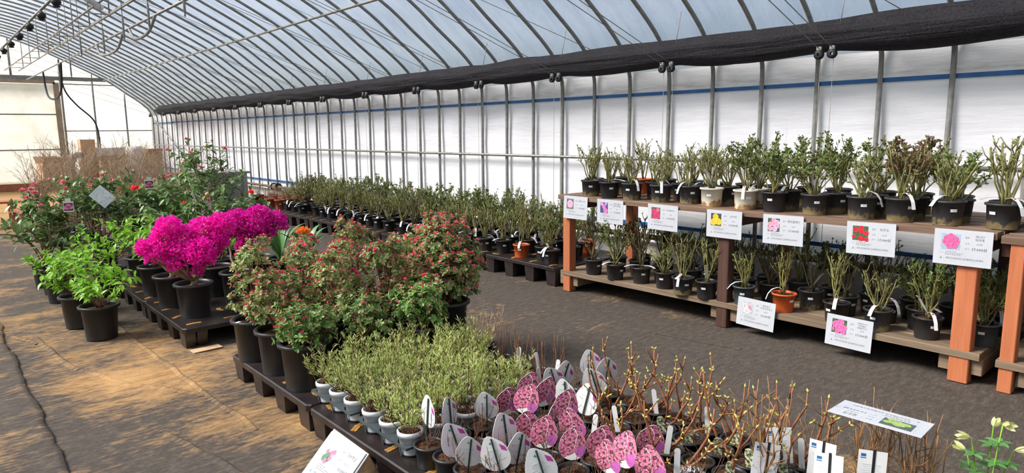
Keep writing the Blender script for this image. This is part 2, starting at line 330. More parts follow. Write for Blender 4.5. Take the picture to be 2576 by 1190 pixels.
# overlapping groundsheet left of the sand, with a rumpled raised edge
MT['sheet'] = plain('charcoal_groundsheet', srgb(98, 92, 86), srgb(76, 71, 67), .8, 5, .25, bump=.5)
mb = MB(); NYS = 160; prev = None
for j in range(NYS+1):
    y = 1.0+9.0*j/NYS; e = .375+.035*mnoise.noise(V((0, y*1.7, 2)))+.02*mnoise.noise(V((3, y*6, 2)))
    hz = .012+.014*abs(mnoise.noise(V((1, y*2.3, 7))))
    row = [(-1.6, y, .006), (-.6, y, .007), (e-.09, y, .009), (e-.03, y, hz), (e, y, .004+hz*.5), (e+.006, y, -.006)]
    o = len(mb.v); mb.v += row
    if prev is not None:
        for i in range(5): mb.f.append((prev+i, prev+i+1, o+i+1, o+i)); mb.m.append(0)
    prev = o
sheet_mesh = mb.mesh('ground_sheet', ['ground'])
ob('ground_sheet', sheet_mesh, floor)
# creases in the mat of the sandy aisle
def crease(pts, hgt, wid):
    wid *= .6
    mb = MB(); P = []
    for i in range(len(pts)-1):
        for k in range(8):
            t = k/8; P.append(V(pts[i]).lerp(V(pts[i+1]), t))
    P.append(V(pts[-1])); n = len(P)
    for i, p in enumerate(P):
        d = (P[min(i+1, n-1)]-P[max(i-1, 0)]).normalized(); s = V((-d.y, d.x, 0)); q = p+s*(.02*mnoise.noise(V((p.x*4, p.y*4, 1))))
        h = .6*hgt*math.sin(PI*i/(n-1))**.5*(.6+.6*abs(mnoise.noise(V((p.x*9, p.y*9, 4)))))
        o = len(mb.v); mb.v += [tuple(q-s*wid+V((0, 0, -.004))), tuple(q-s*wid*.2+V((0, 0, h))), tuple(q+s*wid*.15+V((0, 0, h*.8))), tuple(q+s*wid*.5+V((0, 0, -.004)))]
        if i:
            for k in range(3): mb.f.append((o-4+k, o+k, o+k+1, o-3+k)); mb.m.append(0)
    ob('mat_crease', mb.mesh('mat_crease', ['ground']), floor)
crease([(.55, 6.2, 0), (.66, 5.2, 0), (.86, 4.6, 0)], .016, .05)
crease([(.74, 4.75, 0), (.95, 4.45, 0), (1.16, 4.1, 0)], .012, .05)
crease([(1.12, 6.6, 0), (1.1, 5.6, 0), (1.13, 4.9, 0), (1.16, 4.3, 0), (1.2, 3.4, 0)], .012, .04)
crease([(.83, 3.7, 0), (.92, 3.3, 0), (.98, 2.9, 0)], .012, .05)
crease([(.42, 6.4, 0), (.55, 6.0, 0)], .014, .05)
crease([(3.9, 3.9, 0), (4.1, 3.0, 0), (4.2, 2.4, 0)], .006, .04)
# film skins
def skin(name, prof, y0, y1, ny, mat, amp, off):
    mb = MB(); P = []
    for i in range(len(prof)-1):
        a, b = prof[i], prof[i+1]; k = max(1, int(math.hypot(b[0]-a[0], b[1]-a[1])/.16))
        P += [(a[0]+(b[0]-a[0])*j/k, a[1]+(b[1]-a[1])*j/k) for j in range(k)]
    P.append(prof[-1]); c = V((.9, 2.0)); n = len(P)
    for j in range(ny+1):
        y = y0+(y1-y0)*j/ny
        for (x, z) in P:
            q = V((x, z)); dr = V((x-c.x, (z-c.y)*.8 if z > 2.1 else 0)); dr = dr.normalized() if dr.length > 0 else V((0, 1))
            q += dr*(off+amp*mnoise.noise(V((x*1.7+z*2.6, y*.9, 3)))); mb.v.append((q.x, y, q.y))
    for j in range(ny):
        for i in range(n-1): mb.f.append((j*n+i, j*n+i+1, (j+1)*n+i+1, (j+1)*n+i)); mb.m.append(0)
    return struct(name, mb.mesh(name, [mat]))
wall_right = skin('wall_right', HALF[:4], YF, YE, 150, 'wallfilm', .012, .05)
wall_left = skin('wall_left', [(1.8-x, z) for x, z in HALF[:4]], YF, YE, 60, 'wallfilm', .012, .05)
ceiling = skin('ceiling', ARCH[3:-3], YF, YE, 110, 'rooffilm', .012, .045)
def endwall(name, y, gap=None):
    mb = MB(); P = sorted((x, z) for x, z in ARCH if z > 2)
    def hz(x):
        for (xa, za), (xb, zb) in zip(P, P[1:]):
            if xa <= x <= xb and xb > xa: return za+(zb-za)*(x-xa)/(xb-xa)
        return P[0][1]
    X = sorted(set([p[0] for p in P]+(list(gap[:2]) if gap else [])))
    for xa, xb in zip(X, X[1:]):
        z0 = gap[2] if gap and gap[0] <= (xa+xb)/2 <= gap[1] else 0
        mb.add([(xa, y, z0), (xb, y, z0), (xb, y, hz(xb)), (xa, y, hz(xa))], [(0, 1, 2, 3)])
    return struct(name, mb.mesh(name, ['endfilm'], False))
wall_back = endwall('wall_back', YE+.05, (-1.6, 3.26, 3.0)); wall_front = endwall('wall_front', YF)
# ribs: one bent pipe per arch
mb = MB(); RP = [ARCH[0]]
for i in range(1, len(ARCH)-1): RP.append(ARCH[i])
RP.append(ARCH[-1])
sm = []
for i in range(len(RP)-1):
    p0, p1, p2, p3 = [V(RP[max(0, min(len(RP)-1, i+k))]) for k in (-1, 0, 1, 2)]
    kk = 3 if p1.y > 1.5 or p2.y > 1.5 else 1
    for j in range(kk):
        t = j/kk; q = p1*(1-t)+p2*t
        if kk > 1: q = .5*((2*p1)+(p2-p0)*t+(2*p0-5*p1+4*p2-p3)*t*t+(3*p1-p0-3*p2+p3)*t**3)
        sm.append((q.x, 0, q.y))
sm.append((RP[-1][0], 0, RP[-1][1]))
mb.tube(sm, .0205, 8)
rib_me = mb.mesh('rib', ['galvdark'])
y = 1.713-.5017*13
while y < YE-.1:
    ob('rib', rib_me, ceiling, (0, y, 0)); y += .5017
def ypipe(name, x, z, r, mat, parent, y0=YF+.05, y1=YE-.05, n=8, label=None):
    mb = MB(); mb.tube([(0, y0, 0), (0, y1, 0)], r, n); return ob(name, mb.mesh(name, [mat]), parent, (x, 0, z), label=label)
for x, z in ((4.53, 3.15), (3.16, 3.86), (.9, 4.42), (-1.36, 3.86), (-2.73, 3.15)): ypipe('purlin', x, z, .019, 'galv', ceiling)
ypipe('rail', 5.755, 1.215, .017, 'galv', wall_right); ypipe('rail', -3.955, 1.215, .017, 'galv', wall_left)
mb = MB(); mb.box((0, (YF+YE)/2, 0), (.02, YE-YF-.2, .034)); clip = mb.mesh('film_clip_strip', ['blue'], False)
ob('film_clip_strip', clip, wall_right, (5.835, 0, 1.885), label='blue plastic film clip strip'); ob('film_clip_strip', clip, wall_right, (5.835, 0, .52), label='blue plastic film clip strip')
ob('film_clip_strip', clip, wall_left, (-4.035, 0, 1.885))
# concrete-coloured skirt at the wall foot
MT['skirt'] = plain('pale_skirt_film', srgb(206, 204, 200), srgb(186, 182, 176), .8, 3)
mb = MB(); mb.box((5.80, (YF+YE)/2, .17), (.02, YE-YF-.2, .34)); ob('skirt', mb.mesh('skirt', ['skirt'], False), wall_right)
# end wall frame
def bar(name, a, b, r, mat, parent, n=8):
    mb = MB(); mb.tube([a, b], r, n); return ob(name, mb.mesh(name, [mat]), parent)
yb = YE-.03
for x, z0, z1, r in ((2.30, 3.2, 4.22, .03), (3.45, 0, 3.72, .035), (4.25, 0, 3.33, .025), (5.08, 0, 2.78, .025), (.9, 3.2, 4.4, .03), (-1.65, 0, 3.72, .035)): bar('mullion', (x, yb, z0), (x, yb, z1), r, 'galv', wall_back)
bar('cross_bar', (3.45, yb, 1.665), (5.78, yb, 1.665), .016, 'galvdark', wall_back); bar('cross_bar', (3.45, yb, 3.02), (4.85, yb, 3.02), .016, 'galvdark', wall_back)
mb = MB(); mb.box((.9, YE-.06, 3.17), (7.4, .07, .11)); ob('header_beam', mb.mesh('header_beam', ['galv'], False), wall_back)
MT['doorframe'] = plain('brown_door_edge', srgb(176, 160, 140), srgb(150, 132, 112), .7, 5)
mb = MB(); mb.box((.82, YE-.13, 1.62), (4.95, .02, 2.75)); door = struct('door_1', mb.mesh('door_1', ['endfilm'], False))
mb = MB(); mb.box((3.32, YE-.15, 1.55), (.14, .05, 3.0)); ob('door_edge', mb.mesh('door_edge', ['doorframe'], False), door)
mb = MB(); mb.box((.82, YE-.15, 3.06), (4.95, .05, .10)); ob('door_edge', mb.mesh('door_edge', ['doorframe'], False), door)
for z in (2.14, 1.14): bar('door_bar', (-1.6, YE-.155, z), (3.26, YE-.155, z), .018, 'galvdark', door)
mb = MB(); mb.box((.9, YE-.16, .10), (9.6, .18, .2)); ob('sill_timber', mb.mesh('sill_timber', ['benchwood'], False), wall_back)
bar('corner_brace', (5.74, 23.2, 1.95), (5.74, 20.9, 1.05), .016, 'galv', wall_right); bar('corner_brace', (5.72, 20.0, 1.2), (5.72, 18.2, 1.0), .012, 'galv', wall_right)
# lattice girder under the ridge, in the upper left of the view
def girder(x, z):
    t = thing('roof_girder', 'light grey lattice girder of thin pipes hanging below the ridge', 'girder', (x, 0, z))
    for dx, dz in ((-.16, 0), (.16, 0), (0, -.0)):
        if dx: ypipe('chord', dx, dz, .014, 'galv', t, 5, YE-.3)
    mb = MB(); mb.tube([(-.16, 0, 0), (.16, 0, 0)], .008, 6); rung = mb.mesh('rung', ['galv'])
    mb = MB(); mb.tube([(0, 0, 0), (0, 0, .95)], .01, 6); hang = mb.mesh('hanger', ['galv'])
    for k in range(12):
        ob('rung', rung, t, (0, 6+k*1.5, 0)); ob('hanger', hang, t, (.16, 6+k*1.5, 0))
    return t
girder(2.3, 3.32)
# ---------------------------------------------------------------- shade net, wires, pulleys
def net_mat():
    n = NT('black_shade_net'); v = n.coord('Object', (1, 1, 1)); nz = n.noise(v, 60, 3, .7); s2 = n.noise(n.coord('Object', (30, 1.2, 30)), 1.2, 4)
    return n.fin(n.principled(n.ramp(nz, [(.3, srgb(22, 21, 24)), (.75, srgb(52, 50, 54))]), .8, .2, n.math('ADD', nz, n.math('MULTIPLY', s2, 2.5)), .8))
MT['net'] = net_mat()
PY = [-1.9, -.45, .99, 2.43, 3.9, 5.36, 6.70, 8.09, 9.52, 10.97, 12.35, 13.75, 15.15, 16.55, 17.95, 19.35, 20.75, 22.15]
def sag(y):
    for a, b in zip(PY, PY[1:]):
        if a <= y <= b:
            t = (y-a)/(b-a); return math.sin(PI*t**1.35)
    return 0
mb = MB(); n = 22; NYC = 520
for j in range(NYC+1):
    y = -2.6+24.9*j/NYC; s = sag(y); taper = 1 if y < 21.6 else max(.25, 1-(y-21.6)/.9)
    zc = 2.232-.012*s; rzv = (.112+.022*s)*taper; rxv = (.12+.02*s)*taper
    for i in range(n):
        a = 2*PI*i/n; k = 1+.13*mnoise.noise(V((math.cos(a)*2.2, y*.8, math.sin(a)*2.2)))+.10*math.sin(7*a+3*mnoise.noise(V((y*.9, 0, 1))))
        mb.v.append((5.52+rxv*k*math.cos(a), y, zc+rzv*k*math.sin(a)))
for j in range(NYC):
    for i in range(n): mb.f.append((j*n+i, j*n+(i+1) % n, (j+1)*n+(i+1) % n, (j+1)*n+i)); mb.m.append(0)
mb.f += [tuple(range(n)), tuple(NYC*n+i for i in reversed(range(n)))]; mb.m += [0, 0]
tag(ob('shade_net_roll', mb.mesh('shade_net_roll', ['net'])), 'long bunched black shade net hanging along the eave above the white wall', 'shade net')
mb = MB(); mb.tube([(5.34, 0, 2.12), (.9, 0, 3.64)], .0035, 4); w1 = mb.mesh('pull_wire', ['wire'])
mb = MB(); mb.tube([(5.33, 0, 2.30), (5.40, 0, 2.58)], .0035, 4); tie = mb.mesh('tie_wire', ['wire'])
mb = MB(); mb.lathe([(.012, -.012), (.036, -.014), (.036, -.006), (.026, 0), (.036, .006), (.036, .014), (.012, .012)], 14)
whl = mb.mesh('pulley_wheel', ['blackrubber'])
mb = MB(); mb.box((0, 0, .005), (.02, .036, .05)); brk = mb.mesh('bracket', ['galvdark'], False)
mb = MB(); mb.tube([(0, 0, 0), (0, .01, -1.5)], .002, 4); cord = mb.mesh('cord', ['wire'])
for i, y in enumerate(PY[2:]):
    oe = ORD[len(PY)-2-i]
    for k, dy in enumerate((-.035, .065)):
        pb = thing('pulley', 'small black pulley wheel below the shade net, %s pair from the end wall' % oe, 'pulley', (5.34, y+dy, 2.075), 0, 'pulleys along the shade net')
        ob('wheel', whl, pb, rot=(0, PI/2, 0)); ob('bracket', brk, pb, (.0, 0, .03))
        if i < 7: ob('cord', cord, pb, (.03, 0, 0))
        o = ob('pull_wire', w1, None, (0, y+dy, 0)); tag(o, 'thin pull wire rising from the net pulleys, %s pair from the end wall' % oe, 'wire', 'shade net pull wires')
    o = ob('tie_wire', tie, None, (0, y-.09, 0)); tag(o, 'short wire tie over the bunched shade net, %s from the end wall' % oe, 'wire', 'shade net ties')
for k in range(8):
    mb = MB(); y0 = -1+k*2.9; mb.tube([(5.3, y0, 2.32), (3.2, y0+1.3, 3.35+.1*(k % 2)), (.9, y0+2.6, 3.9)], .003, 4)
    tag(ob('slack_wire', mb.mesh('slack_wire', ['wire'])), 'thin slack wire slanting under the roof ribs, %s from the end wall' % ORD[8-k], 'wire', 'slanting roof wires')
# hanging fittings
lp = ypipe('hanging_pipe', 1.2, 2.86, .014, 'galv', None, 6.5, 23.6); tag(lp, 'thin pipe carrying round black fittings below the ridge', 'pipe')
for k in range(14):
    t = thing('hanging_fitting', 'round black fitting on the thin ridge pipe, %s from the end wall' % ORD[14-k], 'fitting', (1.2, 8.03+k*.985, 2.80), 0, 'black fittings on the ridge pipe')
    mb = MB(); mb.tube([(0, 0, .06), (0, 0, .02)], .012, 8); ob('stem', mb.mesh('stem', ['galvdark']), t)
    mb = MB(); mb.sph((0, 0, 0), .045, 12, 8, 0, (1, 1, .85)); mb.lathe([(.03, -.05), (.034, -.036)], 10); ob('globe', mb.mesh('globe', ['blackrubber']), t)
for k, (y, z) in enumerate(((6.78, 2.61), (8.0, 2.63), (9.12, 2.63), (10.22, 2.60), (11.75, 2.69), (12.73, 2.44))):
    t = thing('hanging_dropper', 'thin dropper tube hanging from the roof, %s from the end wall' % ORD[6-k], 'dropper', (2.0, y, z), 0, 'dropper tubes under the roof')
    mb = MB(); mb.tube([(0, 0, .25), (0, 0, 1.6)], .004, 6); ob('line', mb.mesh('line', ['wire']), t)
    mb = MB(); mb.lathe([(.003, 0), (.012, .01), (.012, .22), (.005, .26)], 8); mb.lathe([(0.002, -.03), (.009, -.025), (.007, 0)], 8); ob('weight', mb.mesh('weight', ['galv']), t)
t = thing('ceiling_lamp', 'long white tube lamp hanging under the roof', 'lamp', (2.06, 10.93, 3.3))
mb = MB(); mb.tube([(-.14, -.3, 0), (.14, .3, 0)], .045, 10); ob('lamp_tube', mb.mesh('lamp_tube', ['whiteplastic']), t)
mb = MB(); mb.tube([(0, 0, .04), (0, 0, .9)], .006, 6); ob('hanger', mb.mesh('hanger', ['galv']), t)
# purlin-mounted hose loops and the black cable on the end wall
hp = thing('water_pipe', 'slim grey water pipe with hose loops running lengthwise under the roof', 'pipe', (2.55, 0, 3.05)); ypipe('pipe', 0, 0, .016, 'galv', hp, 4, 22.9)
def curve_tube(pts, r, mat, name, label, cat, group=None, n=8, sub=6, parent=None):
    P = [V(p) for p in pts]; out = []
    for i in range(len(P)-1):
        p0, p1, p2, p3 = P[max(0, i-1)], P[i], P[i+1], P[min(len(P)-1, i+2)]
        for j in range(sub):
            t = j/sub; out.append(.5*((2*p1)+(p2-p0)*t+(2*p0-5*p1+4*p2-p3)*t*t+(3*p1-p0-3*p2+p3)*t**3))
    out.append(P[-1]); mb = MB(); mb.tube(out, r, n)
    o = ob(name, mb.mesh(name, [mat]), parent)
    if parent is not None: o['label'] = label; return o
    return tag(o, label, cat, group)
curve_tube([(3.44, 23.75, 3.7), (3.5, 23.7, 2.9), (3.75, 23.7, 2.45), (4.12, 23.7, 2.05), (4.24, 23.7, 1.75), (4.27, 23.7, 1.35), (4.27, 23.7, .9)], .022, 'blackrubber', 'black_cable', 'thick black cable curving down the end wall film', 'cable')
curve_tube([(0, 19.9, 0.00), (0, 19.6, -0.55), (0, 18.6, -0.70), (0, 17.6, -0.55), (0, 17.3, 0.00)], .022, 'blackrubber', 'hose_loop', 'black hose loop sagging below the water pipe near the end wall', 'hose', parent=hp)
curve_tube([(0, 13.6, 0.00), (0, 13.3, -0.20), (0, 12.2, -0.22), (0, 11.7, -0.03)], .02, 'galvdark', 'hose_loop', 'short grey hose dip on the water pipe midway along the roof', 'hose', parent=hp)
curve_tube([(0, 11.3, 0.00), (0, 11.0, -0.18), (0, 10.3, -0.17), (0, 9.9, -0.01)], .02, 'galvdark', 'hose_loop', 'short dark hose dip on the water pipe beside the tube lamp', 'hose', parent=hp)
# roll-up pipe along the wall foot with winding drums
rp = ypipe('roll_up_pipe', 5.70, .41, .028, 'canedark', None, -4, 23.4, 10); tag(rp, 'dark roll-up pipe running along the foot of the white wall', 'pipe')
MT['drum'] = plain('brown_rope_drum', srgb(128, 112, 92), srgb(92, 78, 64), .8, 40, stretch=(1, 9, 1))
for y, lb in ((2.42, 'brown rope-wound drum on the wall pipe behind the lower rose pots'), (4.02, 'brown rope-wound drum on the wall pipe beside the orange back post'), (14.1, 'brown rope-wound drum on the wall pipe behind the terracotta pots')):
    t = thing('winding_drum', lb, 'drum', (5.70, y, .41), 0, 'rope drums on the wall pipe')
    mb = MB(); mb.lathe([(.03, -.09), (.062, -.09), (.062, .09), (.03, .09)], 16); ob('rope_winding', mb.mesh('rope_winding', ['drum']), t, rot=(PI/2, 0, 0))
    mb = MB(); mb.lathe([(.03, -.012), (.085, -.012), (.085, .012), (.03, .012)], 16); fl = mb.mesh('flange', ['blackrubber'])
    ob('flange', fl, t, (0, .105, 0), (PI/2, 0, 0)); ob('flange', fl, t, (0, -.105, 0), (PI/2, 0, 0))
# ---------------------------------------------------------------- wooden display shelves
def plank_mesh(L, W, T):
    mb = MB(); b = .004
    prof = [(-W/2, -T/2), (W/2, -T/2), (W/2, T/2-b), (W/2-b, T/2), (-W/2+b, T/2), (-W/2, T/2-b)]
    vs = [(x, y, z) for y in (-L/2, L/2) for x, z in prof]; n = len(prof)
    mb.add(vs, [(i, (i+1) % n, n+(i+1) % n, n+i) for i in range(n)]+[tuple(reversed(range(n))), tuple(range(n, 2*n))]); return mb
def boxme(name, d, mat, bev=.004):
    x, y, z = d[0]/2, d[1]/2, d[2]/2; mb = MB(); b = bev
    ring = [(-x+b, -y), (x-b, -y), (x, -y+b), (x, y-b), (x-b, y), (-x+b, y), (-x, y-b), (-x, -y+b)]
    vs = [(p, q, h) for h in (-z, z) for p, q in ring]
    mb.add(vs, [(i, (i+1) % 8, 8+(i+1) % 8, 8+i) for i in range(8)]+[tuple(reversed(range(8))), tuple(range(8, 16))]); return mb.mesh(name, [mat], False)
def shelf(label, y0, y1, ztop, zlow, fposts, bposts, midmat):
    t = thing('display_shelf', label, 'shelf', (4.57, y0, 0)); L = y1-y0
    top = plank_mesh(L, .128, .042).mesh('plank', ['plank'], False); low = plank_mesh(L-.06, .155, .042).mesh('plank', ['plankgrey'], False)
    for i in range(7): ob('top_plank', top, t, (.06+i*.152, L/2, ztop-.021), (0, 0, R.uniform(-.0015, .0015)))
    for i in range(6): ob('lower_plank', low, t, (.075+i*.172, L/2, zlow-.021), (0, 0, R.uniform(-.0015, .0015)))
    for y, m, w_ in fposts: ob('post', boxme('post', (.088, w_, ztop-.042), m), t, (.05, y-y0, (ztop-.042)/2))
    for y, m in bposts: ob('post', boxme('post', (.088, .088, ztop-.042), m), t, (.935, y-y0, (ztop-.042)/2))
    bm = boxme('beam', (.86, .045, .085), 'darkwood')
    for y, m, w_ in fposts: ob('beam', bm, t, (.50, y-y0+.07, ztop-.085)); ob('beam', bm, t, (.50, y-y0-.07, ztop-.085))
    lb = boxme('lower_beam', (.98, .06, .10), 'plankgrey')
    for y, m, w_ in fposts:
        for s in (-1, 1):
            if y0+.03 < y+s*.085 < y1: ob('lower_beam', lb, t, (.53, y-y0+s*.085, zlow-.093))
    return t
shelf('two-tier brown plank shelf with orange and dark posts carrying rose pots', 1.055, 4.56, .92, .197, [(4.46, 'orangewood', .088), (2.79, 'darkwood', .09), (1.19, 'orangewood', .105)], [(4.42, 'orangewood'), (2.77, 'orangewood'), (1.2, 'darkwood')], 'darkwood')
shelf('second plank shelf unit standing past the wide orange post', -1.6, 1.035, .905, .185, [(.955, 'orangewood', .07), (-1.2, 'orangewood', .09)], [(.95, 'darkwood'), (-1.2, 'darkwood')], 'darkwood')
# ---------------------------------------------------------------- black plastic pallets
def pallet_meshes(W, H):
    mb = MB(); k = .006
    for z0, z1, w0 in ((H-.035, H, W/2),):
        ring = [(-w0+.02, -w0), (w0-.02, -w0), (w0, -w0+.02), (w0, w0-.02), (w0-.02, w0), (-w0+.02, w0), (-w0, w0-.02), (-w0, -w0+.02)]
        vs = [(x, y, z0) for x, y in ring]+[(x, y, z1-k) for x, y in ring]+[(x*(1-k/w0), y*(1-k/w0), z1) for x, y in ring]
        mb.add(vs, [(i, (i+1) % 8, 8+(i+1) % 8, 8+i) for i in range(8)]+[(8+i, 8+(i+1) % 8, 16+(i+1) % 8, 16+i) for i in range(8)]+[tuple(reversed(range(8))), tuple(range(16, 24))])
    deck = mb.mesh('deck', ['palletblack'], False)
    mb = MB(); a, b, h = .07, .056, H-.036
    for dx in (-1, 1):
        x0 = dx*.042
        vs = [(x0-.036*s, y*s2, z) for z, s, s2 in ((0, .82, b), (h, 1, a)) for y in (-1, 1) for _ in (0,)]
        q = [(x0-.03, -b, 0), (x0+.03, -b, 0), (x0+.03, b, 0), (x0-.03, b, 0), (x0-.038, -a, h), (x0+.038, -a, h), (x0+.038, a, h), (x0-.038, a, h)]
        mb.add(q, [(3, 2, 1, 0), (4, 5, 6, 7), (0, 1, 5, 4), (1, 2, 6, 5), (2, 3, 7, 6), (3, 0, 4, 7)])
    leg = mb.mesh('leg', ['palletblack'], False)
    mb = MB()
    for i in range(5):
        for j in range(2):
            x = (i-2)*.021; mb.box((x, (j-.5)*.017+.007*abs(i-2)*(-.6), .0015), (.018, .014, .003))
    pad = mb.mesh('slot_block', ['padtan'], False)  # solid tan blocks standing in for the deck's yellow-tan slot pattern
    return deck, leg, pad
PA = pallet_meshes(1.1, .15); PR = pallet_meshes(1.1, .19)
def pallet(label, x, y, me, H, group, pads=12, seed=0):
    t = thing('pallet', label, 'pallet', (x, y, 0), R.uniform(-.006, .006), group); rg = random.Random(seed)
    ob('deck', me[0], t)
    for i in (-1, 0, 1):
        for j in (-1, -.34, .34, 1): ob('leg', me[1], t, (i*.46, j*.47, 0), (0, 0, 0))
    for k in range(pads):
        gx, gy = k % 4, k//4; ob('slot_block', me[2], t, (-.46+gx*.29+rg.uniform(-.02, .02), -.44+gy*.30+rg.uniform(-.02, .02), H), (0, 0, rg.choice((0, PI/2, .5))))
    return t
for k in range(5): pallet('wet black plastic pallet under the small pots, %s from the azaleas' % ORD[k] if k else 'wet black plastic pallet carrying the azalea pots', 1.36+.56, 4.27-.555-k*1.115, PA, .15, 'pallets of the small pots', 14, k)
for k in range(5): pallet('wet black plastic pallet under the %s' % ('magenta bougainvillea pots' if k == 0 else 'shrubs, %s behind the bougainvillea' % ORD[k]), 1.3+.56, 5.06+.56+k*1.115, PA, .15, 'pallets of the shrubs', 14, 20+k)
for k in range(9): pallet('wet black plastic pallet along the white wall, %s from the wooden shelf' % ORD[k+1], 4.6+.555, 4.64+.55+k*1.115, PR, .19, 'pallets along the wall', 14, 40+k)
# ---------------------------------------------------------------- pots
def pot_mesh(name, rt, rb, h, mat, n=20, rim=.012, lip=.006, smooth=True):
    mb = MB(); rl = rt-lip
    prof = [(0, .004), (rb*.9, .004), (rb, 0), (rb+(rl-rb)*.03, .004), (rl-.0035, h-rim), (rt, h-rim), (rt+.001, h-.003), (rt-.003, h), (rl-.004, h), (rl-.006, h-rim), (rl-.012, h*.6)]
    mb.lathe(prof, n); return mb.mesh(name, [mat], False if n < 12 else True)
def soil_mesh(r, z, seed=0):
    mb = MB(); rg = random.Random(seed); n = 12; vs = [(0, 0, z+.006)]
    for k in (1, 2, 3): vs += [(r*k/3*math.cos(2*PI*j/n), r*k/3*math.sin(2*PI*j/n), z+rg.uniform(-.005, .007)*(1 if k < 3 else .2)) for j in range(n)]
    fs = [(0, 1+j, 1+(j+1) % n) for j in range(n)]
    for k in (0, 1): fs += [(1+k*n+j, 1+(k+1)*n+j, 1+(k+1)*n+(j+1) % n, 1+k*n+(j+1) % n) for j in range(n)]
    mb.add(vs, fs); return mb.mesh('soil', ['soil'], False)
def auto_flat(me):
    return me
RP_ = {'black': pot_mesh('rose_pot_black', .094, .074, .146, 'muddy'), 'plain black': pot_mesh('rose_pot_plain', .092, .07, .145, 'black'), 'white': pot_mesh('rose_pot_white', .092, .074, .146, 'muddywhite'), 'orange': pot_mesh('rose_pot_orange', .092, .068, .14, 'orange'), 'grey': pot_mesh('rose_pot_grey', .09, .068, .145, 'traygrey')}
ROSE_SOIL = soil_mesh(.083, .122)
def sticker_mesh(r0, z0, slope, wd=.034, hg=.017):
    mb = MB(); vs = []; n = 4
    for z in (-hg/2, hg/2):
        for i in range(n+1):
            a = (i/n-.5)*wd/r0; r = r0+.0016+slope*z; vs.append((r*math.cos(a), r*math.sin(a), z0+z))
    mb.add(vs, [(i, i+1, n+2+i, n+1+i) for i in range(n)])
    m2 = [(x*1.003, y*.55, z0+(z-z0)*.25+.002) for x, y, z in vs]; mb.add(m2, [(i, i+1, n+2+i, n+1+i) for i in range(n)], 1)
    return mb.mesh('sticker', ['whiteplastic', 'inklight'], False)
STK = sticker_mesh(.085, .092, .13)
def strip_mesh(pts, wd, red=True):
    mb = MB(); P = [V(p) for p in pts]; n = len(P)
    for sgn, mi in ((0, 0),):
        vs = []
        for i, p in enumerate(P):
            d = (P[min(i+1, n-1)]-P[max(0, i-1)]).normalized(); s = V((0, 1, 0)); nn = d.cross(s).normalized()
            ww = wd*(.55 if i == 1 else (1.5 if i == 0 else 1)); vs += [p+s*ww/2+nn*.0006, p-s*ww/2+nn*.0006, p+s*ww/2-nn*.0006, p-s*ww/2-nn*.0006]
        fs = []
        for i in range(n-1):
            a, b = i*4, i*4+4; fs += [(a, b, b+1, a+1), (a+3, b+3, b+2, a+2), (a, a+2, b+2, b), (a+1, b+1, b+3, a+3)]
        fs += [(0, 1, 3, 2), (4*n-4, 4*n-2, 4*n-1, 4*n-3)]
        mb.add(vs, fs)
    if red:
        i = 2; p = P[i]; q = P[i+1]; d = (q-p).normalized(); s = V((0, 1, 0)); nn = d.cross(s).normalized()
        for e in (.0012, -.0012): mb.add([p+s*wd*.3+nn*e, p-s*wd*.3+nn*e, p+d*.014-s*wd*.3+nn*e, p+d*.014+s*wd*.3+nn*e], [(0, 1, 2, 3)], 1)
    return mb.mesh('plant_tag', ['whiteplastic', MT['tagred']], False)
MT['tagred'] = plain('red_tag_print', srgb(170, 50, 70), srgb(150, 40, 60), .6)
TAGS = [strip_mesh([(.0, 0, .155), (.025, 0, .162), (.045, 0, .165), (.085, 0, .168), (.13, 0, .165), (.165, 0, .155)], .022),
        strip_mesh([(.02, 0, .17), (.04, 0, .178), (.06, 0, .176), (.09, 0, .162), (.115, 0, .13), (.13, 0, .085)], .022),
        strip_mesh([(.0, 0, .16), (.02, 0, .18), (.035, 0, .2), (.06, 0, .235), (.085, 0, .268), (.11, 0, .29)], .02, False),
        strip_mesh([(-.03, 0, .16), (0, 0, .168), (.03, 0, .175), (.07, 0, .17), (.10, 0, .15), (.13, 0, .115)], .024)]
